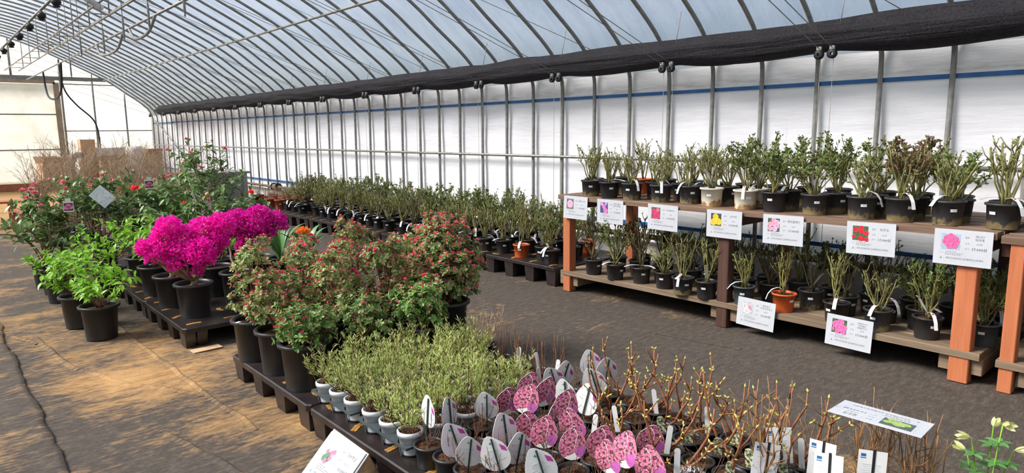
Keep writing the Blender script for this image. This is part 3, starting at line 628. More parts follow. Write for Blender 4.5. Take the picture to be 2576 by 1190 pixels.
# ---------------------------------------------------------------- roses
def rose(seed, h, spread, ncane, nleaf, leafmat, canemat, fork=3):
    rg = random.Random(seed); st = MB(); lf = MB()
    for i in range(ncane):
        a = 2*PI*(i+rg.random()*.7)/ncane; o = rg.uniform(.25, 1)*spread; hh = h*rg.uniform(.62, 1.0); b = V((rg.uniform(-.018, .018), rg.uniform(-.018, .018), .115))
        o *= 1.4; tip = V((math.cos(a)*o, math.sin(a)*o, .125+hh)); mid = b.lerp(tip, .5)+V((math.cos(a), math.sin(a), 0))*o*rg.uniform(.02, .18)+rv(rg)*.008
        P = [b]; N = 5
        for k in range(1, N+1):
            t = k/N; P.append(b*(1-t)**2+mid*2*t*(1-t)+tip*t*t+rv(rg)*.0055)
        r0 = rg.uniform(.0045, .0072); st.tube(P, [r0*(1-.45*k/N) for k in range(N+1)], 5)
        ends = [(P[-1], (P[-1]-P[-2]).normalized())]
        for k in range(rg.randint(fork, fork+2)):
            t = rg.uniform(.4, .95); q = P[int(t*N)].lerp(P[min(N, int(t*N)+1)], (t*N) % 1); d = ((P[-1]-P[0]).normalized()+rv(rg, -.1, .6)*.95).normalized(); l = rg.uniform(.035, .10)*h/.3
            e1 = q+d*l*.5; e2 = e1+(d+V((0, 0, .5))).normalized()*l*.5+rv(rg)*.004; st.tube([q, e1, e2], [r0*.6, r0*.5, r0*.38], 4); ends.append((e2, (e2-e1).normalized()))
            if rg.random() < .5:
                d2 = (d+rv(rg)*.9).normalized(); st.tube([e1, e1+d2*l*.4], [r0*.45, r0*.3], 4); ends.append((e1+d2*l*.4, d2))
        for k in range(8):
            t = rg.uniform(.2, .95); q = P[int(t*N)]; st.tube([q, q+rv(rg, 0, 1)*.012], [.0022, .0006], 3, cap=False)
        for q, d in ends:
            for j in range(max(1, int(nleaf*rg.uniform(.5, 1.4)))):
                p = q-d*rg.uniform(-.008, .05)*(1 if nleaf > 3 else .4); dd = (d*.5+rv(rg, -.2, .9)).normalized(); L = rg.uniform(.012, .03)*(1.15 if nleaf > 5 else .8)
                lf.leaf(p, dd, rv(rg, .2, 1), L, L*.55)
    return st.mesh('canes', [canemat]), lf.mesh('leaves', [leafmat], False)
ROSES = {'bare': [rose(s, .25, .085, 8, 2.2, 'roseleaf', 'cane') for s in (1, 2, 3, 4)], 'sprouting': [rose(s, .27, .10, 9, 4, 'roseleaf', 'cane') for s in (5, 6, 7)],
         'leafy green': [rose(s, .31, .11, 9, 8, 'roseleaf', 'cane', 4) for s in (8, 9)], 'red-leaved': [rose(s, .31, .12, 10, 7, 'roseleafred', 'cane', 4) for s in (10, 11)],
         'dark-stemmed': [rose(s, .30, .10, 8, 3, 'roseleaf', 'canedark') for s in (12, 13, 14)], 'tall bare': [rose(s, .33, .10, 6, 1.6, 'roseleaf', 'cane', 4) for s in (15, 16)]}
def put_rose(x, y, z, pot, kind, label, group, rg, scale=1.0, tags=1, stick=True, lean=0, hs=1.1):
    t = thing('potted_rose', label, 'potted plant', (x, y, z), 0, group, scale)
    face = math.atan2(-y, -x)
    ob('pot', RP_[pot], t, rot=(lean, 0, rg.uniform(0, 6)) if lean else (0, 0, rg.uniform(0, 6))); ob('soil', ROSE_SOIL, t, rot=(0, 0, rg.uniform(0, 6)))
    st, lf = rg.choice(ROSES[kind]); a = rg.uniform(0, 6.28); s = (rg.uniform(.95, 1.1)*(.5+.5*hs), rg.uniform(.95, 1.1)*(.5+.5*hs), rg.uniform(.88, 1.12)*hs)
    c = ob('canes', st, t, rot=(0, 0, a), scale=s); ob('leaves', lf, c, kind='stuff')
    if stick: ob('sticker', STK, t, rot=(0, 0, face+rg.uniform(-.75, .75)))
    for k in range(tags): ob('plant_tag', rg.choice(TAGS), t, rot=(0, 0, face+rg.uniform(-1.5, 1.5)), label='white plastic tag strip')
    return t
rg = random.Random(11)
def ctr(x, y, r=.074):
    d = math.hypot(x, y); return x+x/d*r, y+y/d*r
GU = 'potted roses on the upper shelf'; GL = 'potted roses on the lower shelf'; GP = 'potted roses on the pallets along the wall'
# upper shelf: front row (base fronts), pot, kind
UF = [(4.63, 4.20, 'black', 'bare'), (4.58, 3.94, 'plain black', 'bare'), (4.60, 3.70, 'black', 'bare'), (4.60, 3.40, 'black', 'bare'), (4.67, 3.17, 'black', 'tall bare'), (4.61, 2.93, 'white', 'sprouting'), (4.61, 2.645, 'white', 'leafy green'), (4.61, 2.42, 'plain black', 'leafy green'),
      (4.63, 2.135, 'black', 'leafy green'), (4.62, 1.82, 'black', 'sprouting'), (4.66, 1.60, 'black', 'red-leaved'), (4.68, 1.345, 'black', 'sprouting'), (4.71, 1.07, 'black', 'tall bare')]
def rowlabel(kind, pot, row, i, where, end):
    k = {'bare': 'pruned bare', 'tall bare': 'tall bare-caned', 'sprouting': 'sprouting', 'leafy green': 'leafy green', 'red-leaved': 'dark red-leaved', 'dark-stemmed': 'dark-stemmed'}[kind]
    return '%s rose in %s pot, %s row of %s, %s from %s' % (k, pot.replace('plain ', ''), row, where, ORD[i], end)
for i, (x, y, p, k) in enumerate(UF):
    cx, cy_ = ctr(x, y); put_rose(cx, cy_, .92, p, k, rowlabel(k, p, 'front', i+1, 'upper shelf', 'its far end'), GU, rg, 1.0 if i < 9 else 1.04, rg.choice((1, 1, 2)))
U2 = [(4.90, 4.40, 'bare'), (4.86, 4.16, 'bare'), (4.86, 3.93, 'bare'), (4.88, 3.66, 'bare'), (4.90, 3.40, 'bare'), (4.92, 3.18, 'tall bare'), (4.88, 2.96, 'sprouting'), (4.86, 2.68, 'leafy green'), (4.88, 2.45, 'leafy green'), (4.89, 2.10, 'leafy green'), (4.90, 1.86, 'sprouting'), (4.93, 1.62, 'red-leaved'), (4.955, 1.37, 'leafy green'), (4.99, 1.12, 'tall bare')]
for i, (x, y, k) in enumerate(U2):
    p = 'white' if i == 7 else 'black'; put_rose(x, y, .92, p, k, rowlabel(k, p, 'second', i+1, 'upper shelf', 'its far end'), GU, rg, 1, rg.choice((0, 1)))
for i in range(12):
    x = 5.22+rg.uniform(-.02, .02); y = 4.30-i*.262+rg.uniform(-.03, .03); k = ('bare', 'tall bare', 'bare', 'sprouting', 'bare', 'tall bare', 'sprouting', 'leafy green', 'sprouting', 'leafy green', 'red-leaved', 'sprouting')[i]
    p = 'orange' if i == 1 else 'black'; put_rose(x, y, .92, p, k, rowlabel(k, p, 'back', i+1, 'upper shelf', 'its far end'), GU, rg, 1, rg.choice((0, 1)))
for i in range(6): # second unit, upper deck
    x, y = ((4.74, .82), (4.76, .56), (4.98, .86), (5.0, .6), (5.24, .9), (5.26, .64))[i]; k = ('tall bare', 'sprouting')[i % 2]
    put_rose(x, y, .905, 'black', k, rowlabel(k, 'black', ('front', 'second', 'back')[i//2], i % 2+1, 'far unit', 'post'), GU, rg, 1)
# lower shelf
LF = [(4.60, 4.13, 'plain black', 'dark-stemmed'), (4.57, 3.85, 'plain black', 'leafy green'), (4.62, 3.60, 'plain black', 'dark-stemmed'), (4.60, 3.34, 'plain black', 'sprouting'), (4.53, 3.115, 'black', 'tall bare'), (4.55, 2.91, 'plain black', 'tall bare'), (4.60, 2.62, 'grey', 'bare'), (4.61, 2.31, 'orange', 'tall bare'),
      (4.61, 1.935, 'plain black', 'tall bare'), (4.61, 1.67, 'black', 'bare'), (4.64, 1.39, 'plain black', 'leafy green'), (4.73, 1.115, 'grey', 'leafy green')]
for i, (x, y, p, k) in enumerate(LF):
    cx, cy_ = ctr(x, y, .07); put_rose(cx, cy_, .197, p, k, rowlabel(k, p, 'front', i+1, 'lower shelf', 'its far end'), GL, rg, .97, rg.choice((1, 1, 2)))
for r_, (x0, n0, nm) in enumerate(((4.895, 12, 'second'), (5.125, 12, 'third'))):
    for i in range(n0):
        y = 4.10-i*.262+rg.uniform(-.03, .03)-(.1 if r_ else 0); k = rg.choice(('dark-stemmed', 'tall bare', 'dark-stemmed', 'leafy green', 'sprouting'))
        p = 'black' if rg.random() < .3 else 'plain black'; put_rose(x0+rg.uniform(-.015, .015), y, .197, p, k, rowlabel(k, p, nm, i+1, 'lower shelf', 'its far end'), GL, rg, .98, rg.choice((0, 1)))
for i, (x, y) in enumerate(((4.78, .80), (4.80, .52), (5.05, .84), (5.07, .55))):
    put_rose(x, y, .185, 'plain black', 'leafy green', rowlabel('leafy green', 'black', ('front', 'back')[i//2], i % 2+1, 'far base', 'post'), GL, rg, 1)
# pallets along the wall
PF = [(4.70, 4.79, 'plain black', 'leafy green'), (4.78, 4.985, 'plain black', 'sprouting'), (4.725, 5.265, 'orange', 'tall bare'), (4.76, 5.60, 'plain black', 'bare'), (4.72, 5.865, 'plain black', 'bare'), (4.75, 6.25, 'plain black', 'bare'), (4.735, 6.66, 'plain black', 'bare'), (4.74, 7.02, 'plain black', 'bare'), (4.72, 7.30, 'black', 'dark-stemmed'), (4.72, 7.58, 'plain black', 'sprouting'), (4.75, 7.98, 'plain black', 'sprouting'), (4.80, 8.33, 'plain black', 'bare'),
      (4.845, 8.635, 'plain black', 'bare'), (4.85, 8.91, 'plain black', 'sprouting'), (4.85, 9.22, 'plain black', 'bare'), (4.85, 9.51, 'plain black', 'bare'), (4.85, 9.86, 'plain black', 'sprouting'), (4.85, 10.12, 'plain black', 'bare'), (4.86, 10.39, 'plain black', 'bare'), (4.80, 10.83, 'plain black', 'bare'), (4.85, 11.2, 'plain black', 'bare'), (4.85, 11.5, 'plain black', 'bare')]
for i, (x, y, p, k) in enumerate(PF):
    cx, cy_ = ctr(x, y, .07); put_rose(cx, cy_, .19, p, k, rowlabel(k, p, 'aisle-side', i+1, 'wall pallets', 'the wooden shelf'), GP, rg, 1, rg.choice((1, 1, 2)) if i < 14 else 1, hs=1.32)
for r_, (x0, nm) in enumerate(((5.03, 'second'), (5.24, 'third'), (5.46, 'wall-side'))):
    for i in range(22):
        y = 4.86+i*.312+rg.uniform(-.04, .04)+r_*.06; k = rg.choice(('bare', 'sprouting', 'dark-stemmed', 'leafy green', 'bare')); p = 'orange' if (r_ == 2 and i == 0) else 'plain black'
        put_rose(x0+rg.uniform(-.02, .02), y, .19, p, k, rowlabel(k, p, nm, i+1, 'wall pallets', 'the wooden shelf'), GP, rg, 1, rg.choice((0, 0, 1)) if i > 8 else 1, i < 10, hs=1.38)
# ---------------------------------------------------------------- large pots and azaleas
BIGPOT = pot_mesh('big_pot', .142, .105, .258, 'black', 28, .02, .016); BIGSOIL = soil_mesh(.118, .225, 3)
def bezier(a, b, c, n): return [a*(1-t)**2+b*2*t*(1-t)+c*t*t for t in [k/n for k in range(n+1)]]
def azalea(seed, lumps, flower, green, base=.225):
    """lumps: (x, y, z, r) leaf masses above the pot base"""
    rg = random.Random(seed); st = MB(); lf = MB(); fl = MB()
    for (x, y, z, r) in lumps:
        c = V((x, y, z)); b = V((rg.uniform(-.03, .03), rg.uniform(-.03, .03), base)); m = V((x*.35, y*.35, base+(z-base)*.55))
        P = bezier(b, m, c, 4); st.tube(P, [.009, .008, .006, .005, .004], 5)
        for k in range(int(34*(r/.1)**2)):
            d = rv(rg, -.75, 1); p = c+V((d.x, d.y, d.z*.85))*r*rg.uniform(.55, 1.05)
            if k % 2 == 0: st.tube([c.lerp(p, .15), p], [.0032, .0018], 3, cap=False)
            ax = (d+V((0, 0, .7))+rv(rg)*.3).normalized(); a0 = rg.uniform(0, 6); u = ax.orthogonal().normalized(); w_ = ax.cross(u); nl = rg.randint(7, 10)
            for j in range(nl):
                a = a0+2*PI*j/nl; dd = (u*math.cos(a)+w_*math.sin(a)+ax*rg.uniform(.1, .7)).normalized(); L = rg.uniform(.019, .032)
                lf.oval(p-ax*rg.uniform(0, .014), dd, ax, L, L*.5, 1 if (rg.random() < green) else 0)
            topness = max(0, min(1, (d.z+.75)/1.4)); opens = flower > .5 and mnoise.noise(p*14+V((seed, 0, 0))) > .42 and d.z > .1
            if opens or rg.random() < flower*topness*1.5:
                for j in range(rg.randint(2, 4)):
                    dd = (ax+rv(rg)*.55).normalized(); q = p+dd*.006
                    if opens:
                        uu = dd.orthogonal().normalized(); ww = dd.cross(uu)
                        for i in range(5):
                            a = 2*PI*i/5; fl.leaf(q, (uu*math.cos(a)+ww*math.sin(a)+dd*.55).normalized(), dd, .019, .016, 1, .1, .15)
                    else:
                        uu = dd.orthogonal().normalized(); ww = dd.cross(uu)
                        for i in range(3):
                            a = 2*PI*i/3; fl.leaf(q, (dd+(uu*math.cos(a)+ww*math.sin(a))*.3).normalized(), uu*math.cos(a)+ww*math.sin(a), rg.uniform(.012, .02), .0095, 0)
    return st.mesh('branches', ['twig']), lf.mesh('leaves', ['azleaf', 'azleafgreen'], False), fl.mesh('flowers', ['azbud', 'azflower'], False)
def crown(seed, top, r, n, low=.28):
    rg = random.Random(seed); out = []
    for k in range(n):
        t = (k+.5)/n; z = low+(top-low)*t; rr = r*(.75 if t < .25 else 1.0)*(1.0-.55*max(0, t-.55)/.45); a = k*2.4+rg.uniform(-.5, .5); q = rr*rg.uniform(.35, .8)
        out.append((math.cos(a)*q, math.sin(a)*q, z, rg.uniform(.075, .115)*(r/.2)**.6))
    return out
AZ = [(1.47, 4.10, 'tall loose red-budded azalea at the corner of its pallet', crown(1, .72, .19, 9), .45, .15, 1),
      (1.49, 3.77, 'dense coral-red flowering azalea, second pot on the pallet edge', crown(2, .56, .2, 10), 1.0, .35, 1),
      (1.49, 3.44, 'low green azalea, third pot on the pallet edge', crown(3, .42, .2, 8), .25, .75, 1),
      (1.80, 4.12, 'azalea with open red blooms behind the corner azalea', crown(4, .68, .2, 9), .7, .2, 1),
      (1.84, 3.72, 'azalea thick with red buds in the middle of the azalea pallet', crown(5, .64, .21, 10), .75, .2, 1),
      (1.82, 3.36, 'short olive-green azalea behind the low green azalea', crown(6, .44, .19, 8), .15, .45, 1),
      (2.14, 4.06, 'tall red azalea with single upright sprays', crown(7, .76, .22, 10), 1.0, .15, 1),
      (2.17, 3.70, 'slender red-flowered azalea behind the green shrub in a wide pot', crown(8, .70, .2, 9), .85, .2, 1),
      (2.14, 3.27, 'compact green azalea in wide pot with a white rim sticker', crown(9, .46, .2, 9), .12, .8, 1),
      (2.55, 3.58, 'largest azalea with a broad red-flecked crown at the aisle side', crown(10, .72, .29, 15, .3), .85, .2, 1.06),
      (2.50, 3.98, 'tall red azalea behind the broad red-flecked one', crown(12, .68, .2, 9), 1.0, .15, 1)]
for i, (x, y, lb, lumps, fl_, gr, s) in enumerate(AZ):
    t = thing('potted_azalea', lb, 'potted plant', (x, y, .15), 0, 'potted azaleas', s)
    ob('pot', BIGPOT, t); ob('soil', BIGSOIL, t); a, b, c = azalea(30+i, lumps, fl_, gr)
    br = ob('branches', a, t); ob('leaves', b, br, kind='stuff'); ob('flowers', c, br, kind='stuff')
    if i in (0, 8):
        mb = MB(); mb.box((0, 0, 0), (.03, .022, .002)); ob('rim_sticker', mb.mesh('rim_sticker', ['whiteplastic'], False), t, (-.118, .06 if i == 8 else -.055, .2595), (0, 0, .5))
# ---------------------------------------------------------------- bougainvillea
def boug(seed, base, lumps, gnarl=.014):
    rg = random.Random(seed); st = MB(); fl = MB(); gl = MB()
    st.tube([V((0, 0, .22)), V((.012, .0, .26)), V((-.006, .01, .30))], [.03, .024, .02], 7)
    for (x, y, z, r) in lumps:
        c = V((x, y, z)); b = V((rg.uniform(-.02, .02), rg.uniform(-.02, .02), .28)); m = V((x*.75+rg.uniform(-.03, .03), y*.7+rg.uniform(-.03, .03), .28+(z-.28)*.35))
        P = bezier(b, m, c, 6); P = [P[0]]+[p+rv(rg)*.008 for p in P[1:]]; st.tube(P, [gnarl*(1-.7*k/6) for k in range(7)], 5)
        for k in range(int(620*(r/.1)**2)):
            d = rv(rg, -.6, 1); p = c+d*r*rg.uniform(.6, 1.0)*(1+.12*mnoise.noise(d*3+c*9)); dd = (d*.8+rv(rg)*.8).normalized(); L = rg.uniform(.018, .028)
            fl.leaf(p, dd, rv(rg), L, L*.95, 0, .25, .2)
        for k in range(6):
            p = c+rv(rg, -1, -.2)*r*1.0; gl.bigleaf(p, rv(rg, -.5, .3), V((0, 0, 1)), .04, .026)
    return st.mesh('gnarled_stems', ['trunk']), fl.mesh('bracts', ['boug'], False), gl.mesh('leaves', ['bleaf'], False)
B1 = [(1.268, .654, .099), (1.206, .706, .064), (1.377, .826, .094), (1.331, .765, .076), (1.466, .735, .108), (1.627, .778, .11), (1.529, .636, .121), (1.39, .653, .095), (1.676, .648, .092), (1.748, .812, .099), (1.611, .563, .073), (1.356, .567, .047), (1.704, .707, .08), (1.519, .499, .042), (1.566, .554, .049)]
B2 = [(1.968, .794, .112), (2.108, .807, .128), (2.259, .765, .102), (2.033, .686, .1), (1.889, .719, .085), (2.194, .662, .048), (1.961, .6, .046), (2.01, .739, .086), (2.171, .733, .095)]
rb = random.Random(5)
for (px_, py_, pz, Yl, LL, lb, sd) in ((1.50, 5.42, .15, 5.42, B1, 'gnarled bougainvillea with a broad magenta crown at the pallet corner', 1), (1.90, 5.62, .15, 5.72, B2, 'bougainvillea with magenta crown leaning over the clivia', 2)):
    t = thing('bougainvillea', lb, 'potted plant', (px_, py_, pz), 0, 'bougainvilleas in bloom')
    ob('pot', BIGPOT, t); ob('soil', BIGSOIL, t)
    a, b, c = boug(sd, None, [(x-px_, Yl-py_+rb.uniform(-.1, .1), z-pz, r) for x, z, r in LL])
    s_ = ob('gnarled_stems', a, t); ob('bracts', b, s_, kind='stuff', label='magenta papery bracts'); ob('leaves', c, s_, kind='stuff')
    mb = MB(); mb.box((0, 0, 0), (.035, .02, .002)); ob('rim_sticker', mb.mesh('rim_sticker', ['whiteplastic'], False), t, (.03, .128, .2595), (0, 0, .3))
# ---------------------------------------------------------------- leaf objects for broad-leaved plants
def leafmesh(name, L, W, mat, curl):
    mb = MB(); mb.bigleaf(V((0, 0, 0)), V((1, 0, 0)), V((0, 0, 1)), L, W, 0, curl); return mb.mesh(name, [mat], True)
BL = [leafmesh('brunfelsia_leaf', .075, .030, 'bleaf', c) for c in (.1, .25, .4)]
CL = [leafmesh('camellia_leaf', .082, .040, 'cleaf', c) for c in (.05, .18, .3)]
def orient(p, d, n):
    d = d.normalized(); s = n.cross(d); s = s.normalized() if s.length > 1e-5 else d.orthogonal().normalized(); n2 = d.cross(s)
    m = Matrix((d, s, n2)).transposed().to_4x4(); m.translation = p; return m
def petalball(mb, c, ax, r, n, mi, rg, openness=.5):
    u = ax.orthogonal().normalized(); w_ = ax.cross(u)
    for k in range(n):
        t = (k+.5)/n; a = k*2.4; o = openness*t*1.4
        dd = (ax*math.cos(o)+(u*math.cos(a)+w_*math.sin(a))*math.sin(o)).normalized()
        mb.leaf(c+(u*math.cos(a)+w_*math.sin(a))*r*.25*t, dd, (u*math.cos(a)+w_*math.sin(a)), r*1.3*(1-.25*t), r*1.1, mi, .25, -.25)
    mb.sph(c+ax*r*.45, r*.5, 6, 4, mi)
def branchy(rg, st, base, h, r, nmain, nsub, r0, upright=.6):
    """returns twig ends (pos, dir) plus points along the twigs"""
    ends = []; along = []
    for i in range(nmain):
        a = 2*PI*(i+rg.random()*.8)/nmain; o = r*rg.uniform(.35, 1); tip = V((math.cos(a)*o, math.sin(a)*o, base+h*rg.uniform(.6, 1)*(1-.25*o/r)))
        b = V((rg.uniform(-.02, .02), rg.uniform(-.02, .02), base)); m = V((tip.x*(1-upright), tip.y*(1-upright), base+(tip.z-base)*.6)); P = bezier(b, m, tip, 6); P = [P[0]]+[p+rv(rg)*.01 for p in P[1:]]
        st.tube(P, [r0*(1-.7*k/6) for k in range(7)], 5); ends.append((P[-1], (P[-1]-P[-2]).normalized()))
        for k in range(nsub):
            t = rg.uniform(.35, .95); j = int(t*6); q = P[j].lerp(P[min(6, j+1)], t*6-j); d = ((P[min(6, j+1)]-P[j]).normalized()*.6+V((math.cos(a), math.sin(a), .2))*.4+rv(rg, -.1, .8)).normalized(); l = h*rg.uniform(.14, .34)
            e = q+d*l; mm = q+d*l*.5+rv(rg)*.01; st.tube([q, mm, e], [r0*.4, r0*.32, r0*.2], 4); ends.append((e, (e-mm).normalized())); along += [(q.lerp(e, s), d) for s in (.4, .7)]
        along += [(P[k], (P[k]-P[k-1]).normalized()) for k in (4, 5)]
    return ends, along
def brunfelsia(x, y, z, h, r, nleaf, label, seed, stand=True, flowers=2):
    rg = random.Random(seed); t = thing('potted_brunfelsia', label, 'potted plant', (x, y, z), 0, 'bright green brunfelsia pots')
    ob('pot', BIGPOT, t); ob('soil', BIGSOIL, t); st = MB(); ends, along = branchy(rg, st, .22, h, r, 9, 4, .006, .35)
    s_ = ob('stems', st.mesh('stems', ['twig']), t); pts = ends+along
    nleaf = min(295, int(nleaf*1.6))
    for k in range(nleaf):
        p, d = pts[k % len(ends)] if k < nleaf*.7 else rg.choice(along); u = d.orthogonal().normalized(); a = rg.uniform(0, 6.3); side = u*math.cos(a)+d.cross(u)*math.sin(a)
        dd = (side+d*rg.uniform(-.1, .8)+V((0, 0, .15))).normalized(); q = p-d*rg.uniform(0, .05)
        o = ob('leaf', rg.choice(BL), s_, mw=orient(q, dd, V((0, 0, 1))+rv(rg)*.35)); o.scale = (rg.uniform(.6, 1.1),)*3
    for k in range(flowers):
        mb = MB(); p, d = rg.choice(ends)
        for i in range(5):
            a = 2*PI*i/5; mb.leaf(V((0, 0, 0)), V((math.cos(a), math.sin(a), .3)), V((0, 0, 1)), .026, .024, 0, .05, .1)
        ob('flower', mb.mesh('flower', [rg.choice(('whiteflower', 'violet'))], False), s_, p+V((0, 0, .02)), label='small pale flower')
    return t
BF = [(.935, 5.84, 0, .34, .27, 230, 'brunfelsia on the sandy floor with a fresh white bloom, foremost of its row'), (.875, 6.32, 0, .36, .27, 170, 'brunfelsia on the floor, second of the bright green row'),
      (.93, 6.85, 0, .42, .28, 150, 'brunfelsia on the floor, third of the bright green row'), (.90, 7.40, 0, .36, .27, 120, 'brunfelsia on the floor, fourth of the bright green row'),
      (1.47, 6.38, .15, .42, .26, 160, 'brunfelsia on the pallet behind the bougainvillea pots'), (1.50, 6.95, .15, .46, .27, 140, 'brunfelsia on the pallet beside the red camellia bloom'),
      (2.0, 6.35, .15, .42, .25, 90, 'brunfelsia with a violet bloom behind the magenta crowns'), (1.30, 7.35, .02, .5, .28, 120, 'brunfelsia between the floor row and the shrub pallets')]
for i, a in enumerate(BF): brunfelsia(*a, 50+i, flowers=(2, 2, 3, 1, 1, 0, 3, 2)[i])
for (x, y) in ((1.46, 5.85),): # small bougainvillea stump with few bracts
    t = thing('bougainvillea', 'sparse bougainvillea stump in the pot behind the pallet corner', 'potted plant', (x, y, .15), 0, 'bougainvilleas in bloom'); ob('pot', BIGPOT, t); ob('soil', BIGSOIL, t)
    a, b, c = boug(9, None, [(.05, .0, .55, .05), (-.1, .05, .5, .045), (.12, .1, .6, .05)], .011); s_ = ob('gnarled_stems', a, t); ob('bracts', b, s_, kind='stuff'); ob('leaves', c, s_, kind='stuff')
for (x, y, lb) in ((1.86, 6.0, 'empty-looking black nursery pot between the bougainvilleas and brunfelsia'), (2.3, 6.2, 'black nursery pot with soil beside the clivia pots')):
    t = thing('nursery_pot', lb, 'pot', (x, y, .15), 0, 'large black nursery pots'); ob('pot', BIGPOT, t); ob('soil', BIGSOIL, t)
# ---------------------------------------------------------------- camellias
def camellia(x, y, z, h, r, nmain, nleaf, label, seed, blooms, colr='pinkflower', upright=.6):
    rg = random.Random(seed); t = thing('potted_camellia', label, 'potted plant', (x, y, z), 0, 'potted camellias')
    ob('pot', BIGPOT, t); ob('soil', BIGSOIL, t); st = MB(); ends, along = branchy(rg, st, .22, h, r, nmain, 5, .011, upright)
    s_ = ob('branches', st.mesh('branches', ['trunk']), t)
    nleaf = min(295, int(nleaf*1.8))
    for k in range(nleaf):
        p, d = rg.choice(ends) if k < nleaf*.55 else rg.choice(along); u = d.orthogonal().normalized(); a = rg.uniform(0, 6.3); side = u*math.cos(a)+d.cross(u)*math.sin(a)
        dd = (side+d*rg.uniform(-.1, .7)).normalized(); q = p-d*rg.uniform(0, .07)
        o = ob('leaf', rg.choice(CL), s_, mw=orient(q, dd, V((0, 0, 1))+rv(rg)*.3)); o.scale = (rg.uniform(.75, 1.3),)*3
    ex = MB()
    for k in range(nleaf*2//3):
        p, d = rg.choice(along); u = d.orthogonal().normalized(); a = rg.uniform(0, 6.3); ex.bigleaf(p-d*rg.uniform(0, .08)+rv(rg)*.05, (u*math.cos(a)+d.cross(u)*math.sin(a)+d*.3).normalized(), V((0, 0, 1))+rv(rg)*.35, rg.uniform(.06, .095), .042)
    ob('inner_leaves', ex.mesh('inner_leaves', ['cleaf']), s_, kind='stuff')
    top = sorted(ends, key=lambda e: -e[0].z)
    for k in range(blooms):
        p, d = top[k % len(top)]; mb = MB(); op = rg.random()
        if op < .6: petalball(mb, p, (d+V((0, 0, .4))).normalized(), rg.uniform(.022, .034), 11, 0, rg, rg.uniform(.5, 1.1)); ob('flower', mb.mesh('flower', [colr], False), s_)
        else: mb.sph(p+d*.01, .014, 7, 5, 0, (1, 1, 1.25)); ob('flower_bud', mb.mesh('flower_bud', ['peachbud' if op < .85 else colr]), s_)
    return t
CM = [(.90, 8.28, 0, .92, .34, 7, 150, 'pink camellia on the floor, nearest the wooden bench', 1, 9, 'pinkflower', .6), (.92, 7.85, 0, .62, .3, 6, 80, 'low camellia with bare brown lower stems beside the brunfelsia row', 2, 2, 'pinkflower', .7),
      (1.45, 8.35, .15, .80, .36, 7, 160, 'broad camellia with many pink buds on the shrub pallet', 3, 9, 'pinkflower', .5), (1.92, 7.85, .15, .72, .36, 7, 170, 'dark camellia with red blooms behind the brunfelsia', 4, 5, 'redflower', .5),
      (2.28, 7.45, .15, 1.18, .42, 7, 150, 'tallest camellia, its pink-tipped branches rising against the white wall', 5, 7, 'pinkflower', .55), (2.22, 8.2, .15, 1.0, .36, 6, 150, 'tall camellia with pink blooms beside the tallest one', 6, 8, 'pinkflower', .5),
      (1.9, 7.1, .15, .58, .33, 7, 150, 'low dark camellia with a scarlet bloom behind the bougainvillea', 7, 3, 'redflower', .5), (2.36, 6.85, .15, .62, .32, 7, 170, 'bushy dark green camellia by the clivia', 8, 2, 'redflower', .5),
      (1.5, 9.3, .15, .78, .38, 7, 120, 'camellia with peach buds behind the broad pink one', 9, 5, 'pinkflower', .5), (2.2, 9.2, .15, .80, .36, 7, 120, 'camellia with pale buds at the back of the shrub pallets', 10, 5, 'pinkflower', .5)]
for i, (x, y, z, h, r, nm, nl, lb, sd, bl, co, upr) in enumerate(CM): camellia(x, y, z, h, r, nm, nl, lb, 80+sd, bl, co, upr)
# hanging picture tags on camellias
MT['rosepink'] = plain('pink_rose_print', srgb(240, 140, 186), srgb(228, 116, 168), .6, 60)
MT['darkprint'] = plain('dark_print', srgb(86, 70, 78), srgb(60, 50, 56), .6, 60)
def pictag(x, y, z, lb, sc_=1.0, rz=0.0):
    t = thing('picture_tag', lb, 'tag', (x, y, z), 0, 'picture tags on the camellias', sc_); t.rotation_euler = (0, rz, math.atan2(-y, -x))
    mb = MB(); mb.box((0, 0, 0), (.002, .085, .10)); mb.box((0, 0, .062), (.002, .045, .03)); ob('card', mb.mesh('card', ['whiteplastic'], False), t)
    mb = MB(); mb.box((.0016, 0, -.002), (.001, .074, .075), 0); ob('print', mb.mesh('print', ['darkprint'], False), t)
    mb = MB()
    for yy, zz, r in ((-.012, -.005, .022), (.014, -.012, .02), (.0, .008, .018)): mb.lathe([(0, 0), (r, 0)], 10, 0, (0, 0, 0)); 
    mb = MB()
    for yy, zz, r in ((-.014, -.008, .025), (.014, -.006, .023), (.0, .006, .025)):
        n_ = 12; mb.add([(.0026, yy, zz)]+[(.0026, yy+r*1.1*math.cos(2*PI*j/n_), zz+r*.8*math.sin(2*PI*j/n_)) for j in range(n_)], [(0, 1+j, 1+(j+1) % n_) for j in range(n_)])
    ob('flower_print', mb.mesh('flower_print', ['rosepink'], False), t)
pictag(1.02, 7.35, .88, 'white hang tag with pink flower picture on the floor camellia', .95); pictag(1.655, 7.12, 1.06, 'white hang tag with pink flower picture on the tall dark camellia', .9, .3)
t = thing('plastic_sleeve', 'crumpled pale sheet in clear sleeve clipped among the camellia branches', 'sheet', (1.41, 7.98, .905), scale=.68); t.rotation_euler = (.75, 0, math.atan2(-8.5, -1.5))
mb = MB(); n_ = 6
mb.add([(.015*mnoise.noise(V((i*.7, j*.7, 1))), -.11+.22*i/n_, -.14+.28*j/n_) for j in range(n_+1) for i in range(n_+1)], [(j*(n_+1)+i, j*(n_+1)+i+1, (j+1)*(n_+1)+i+1, (j+1)*(n_+1)+i) for j in range(n_) for i in range(n_)])
MT['sleeve'] = plain('printed_sleeve', srgb(244, 246, 246), srgb(196, 212, 222), .4, 30); ob('sheet', mb.mesh('sheet', ['sleeve']), t)
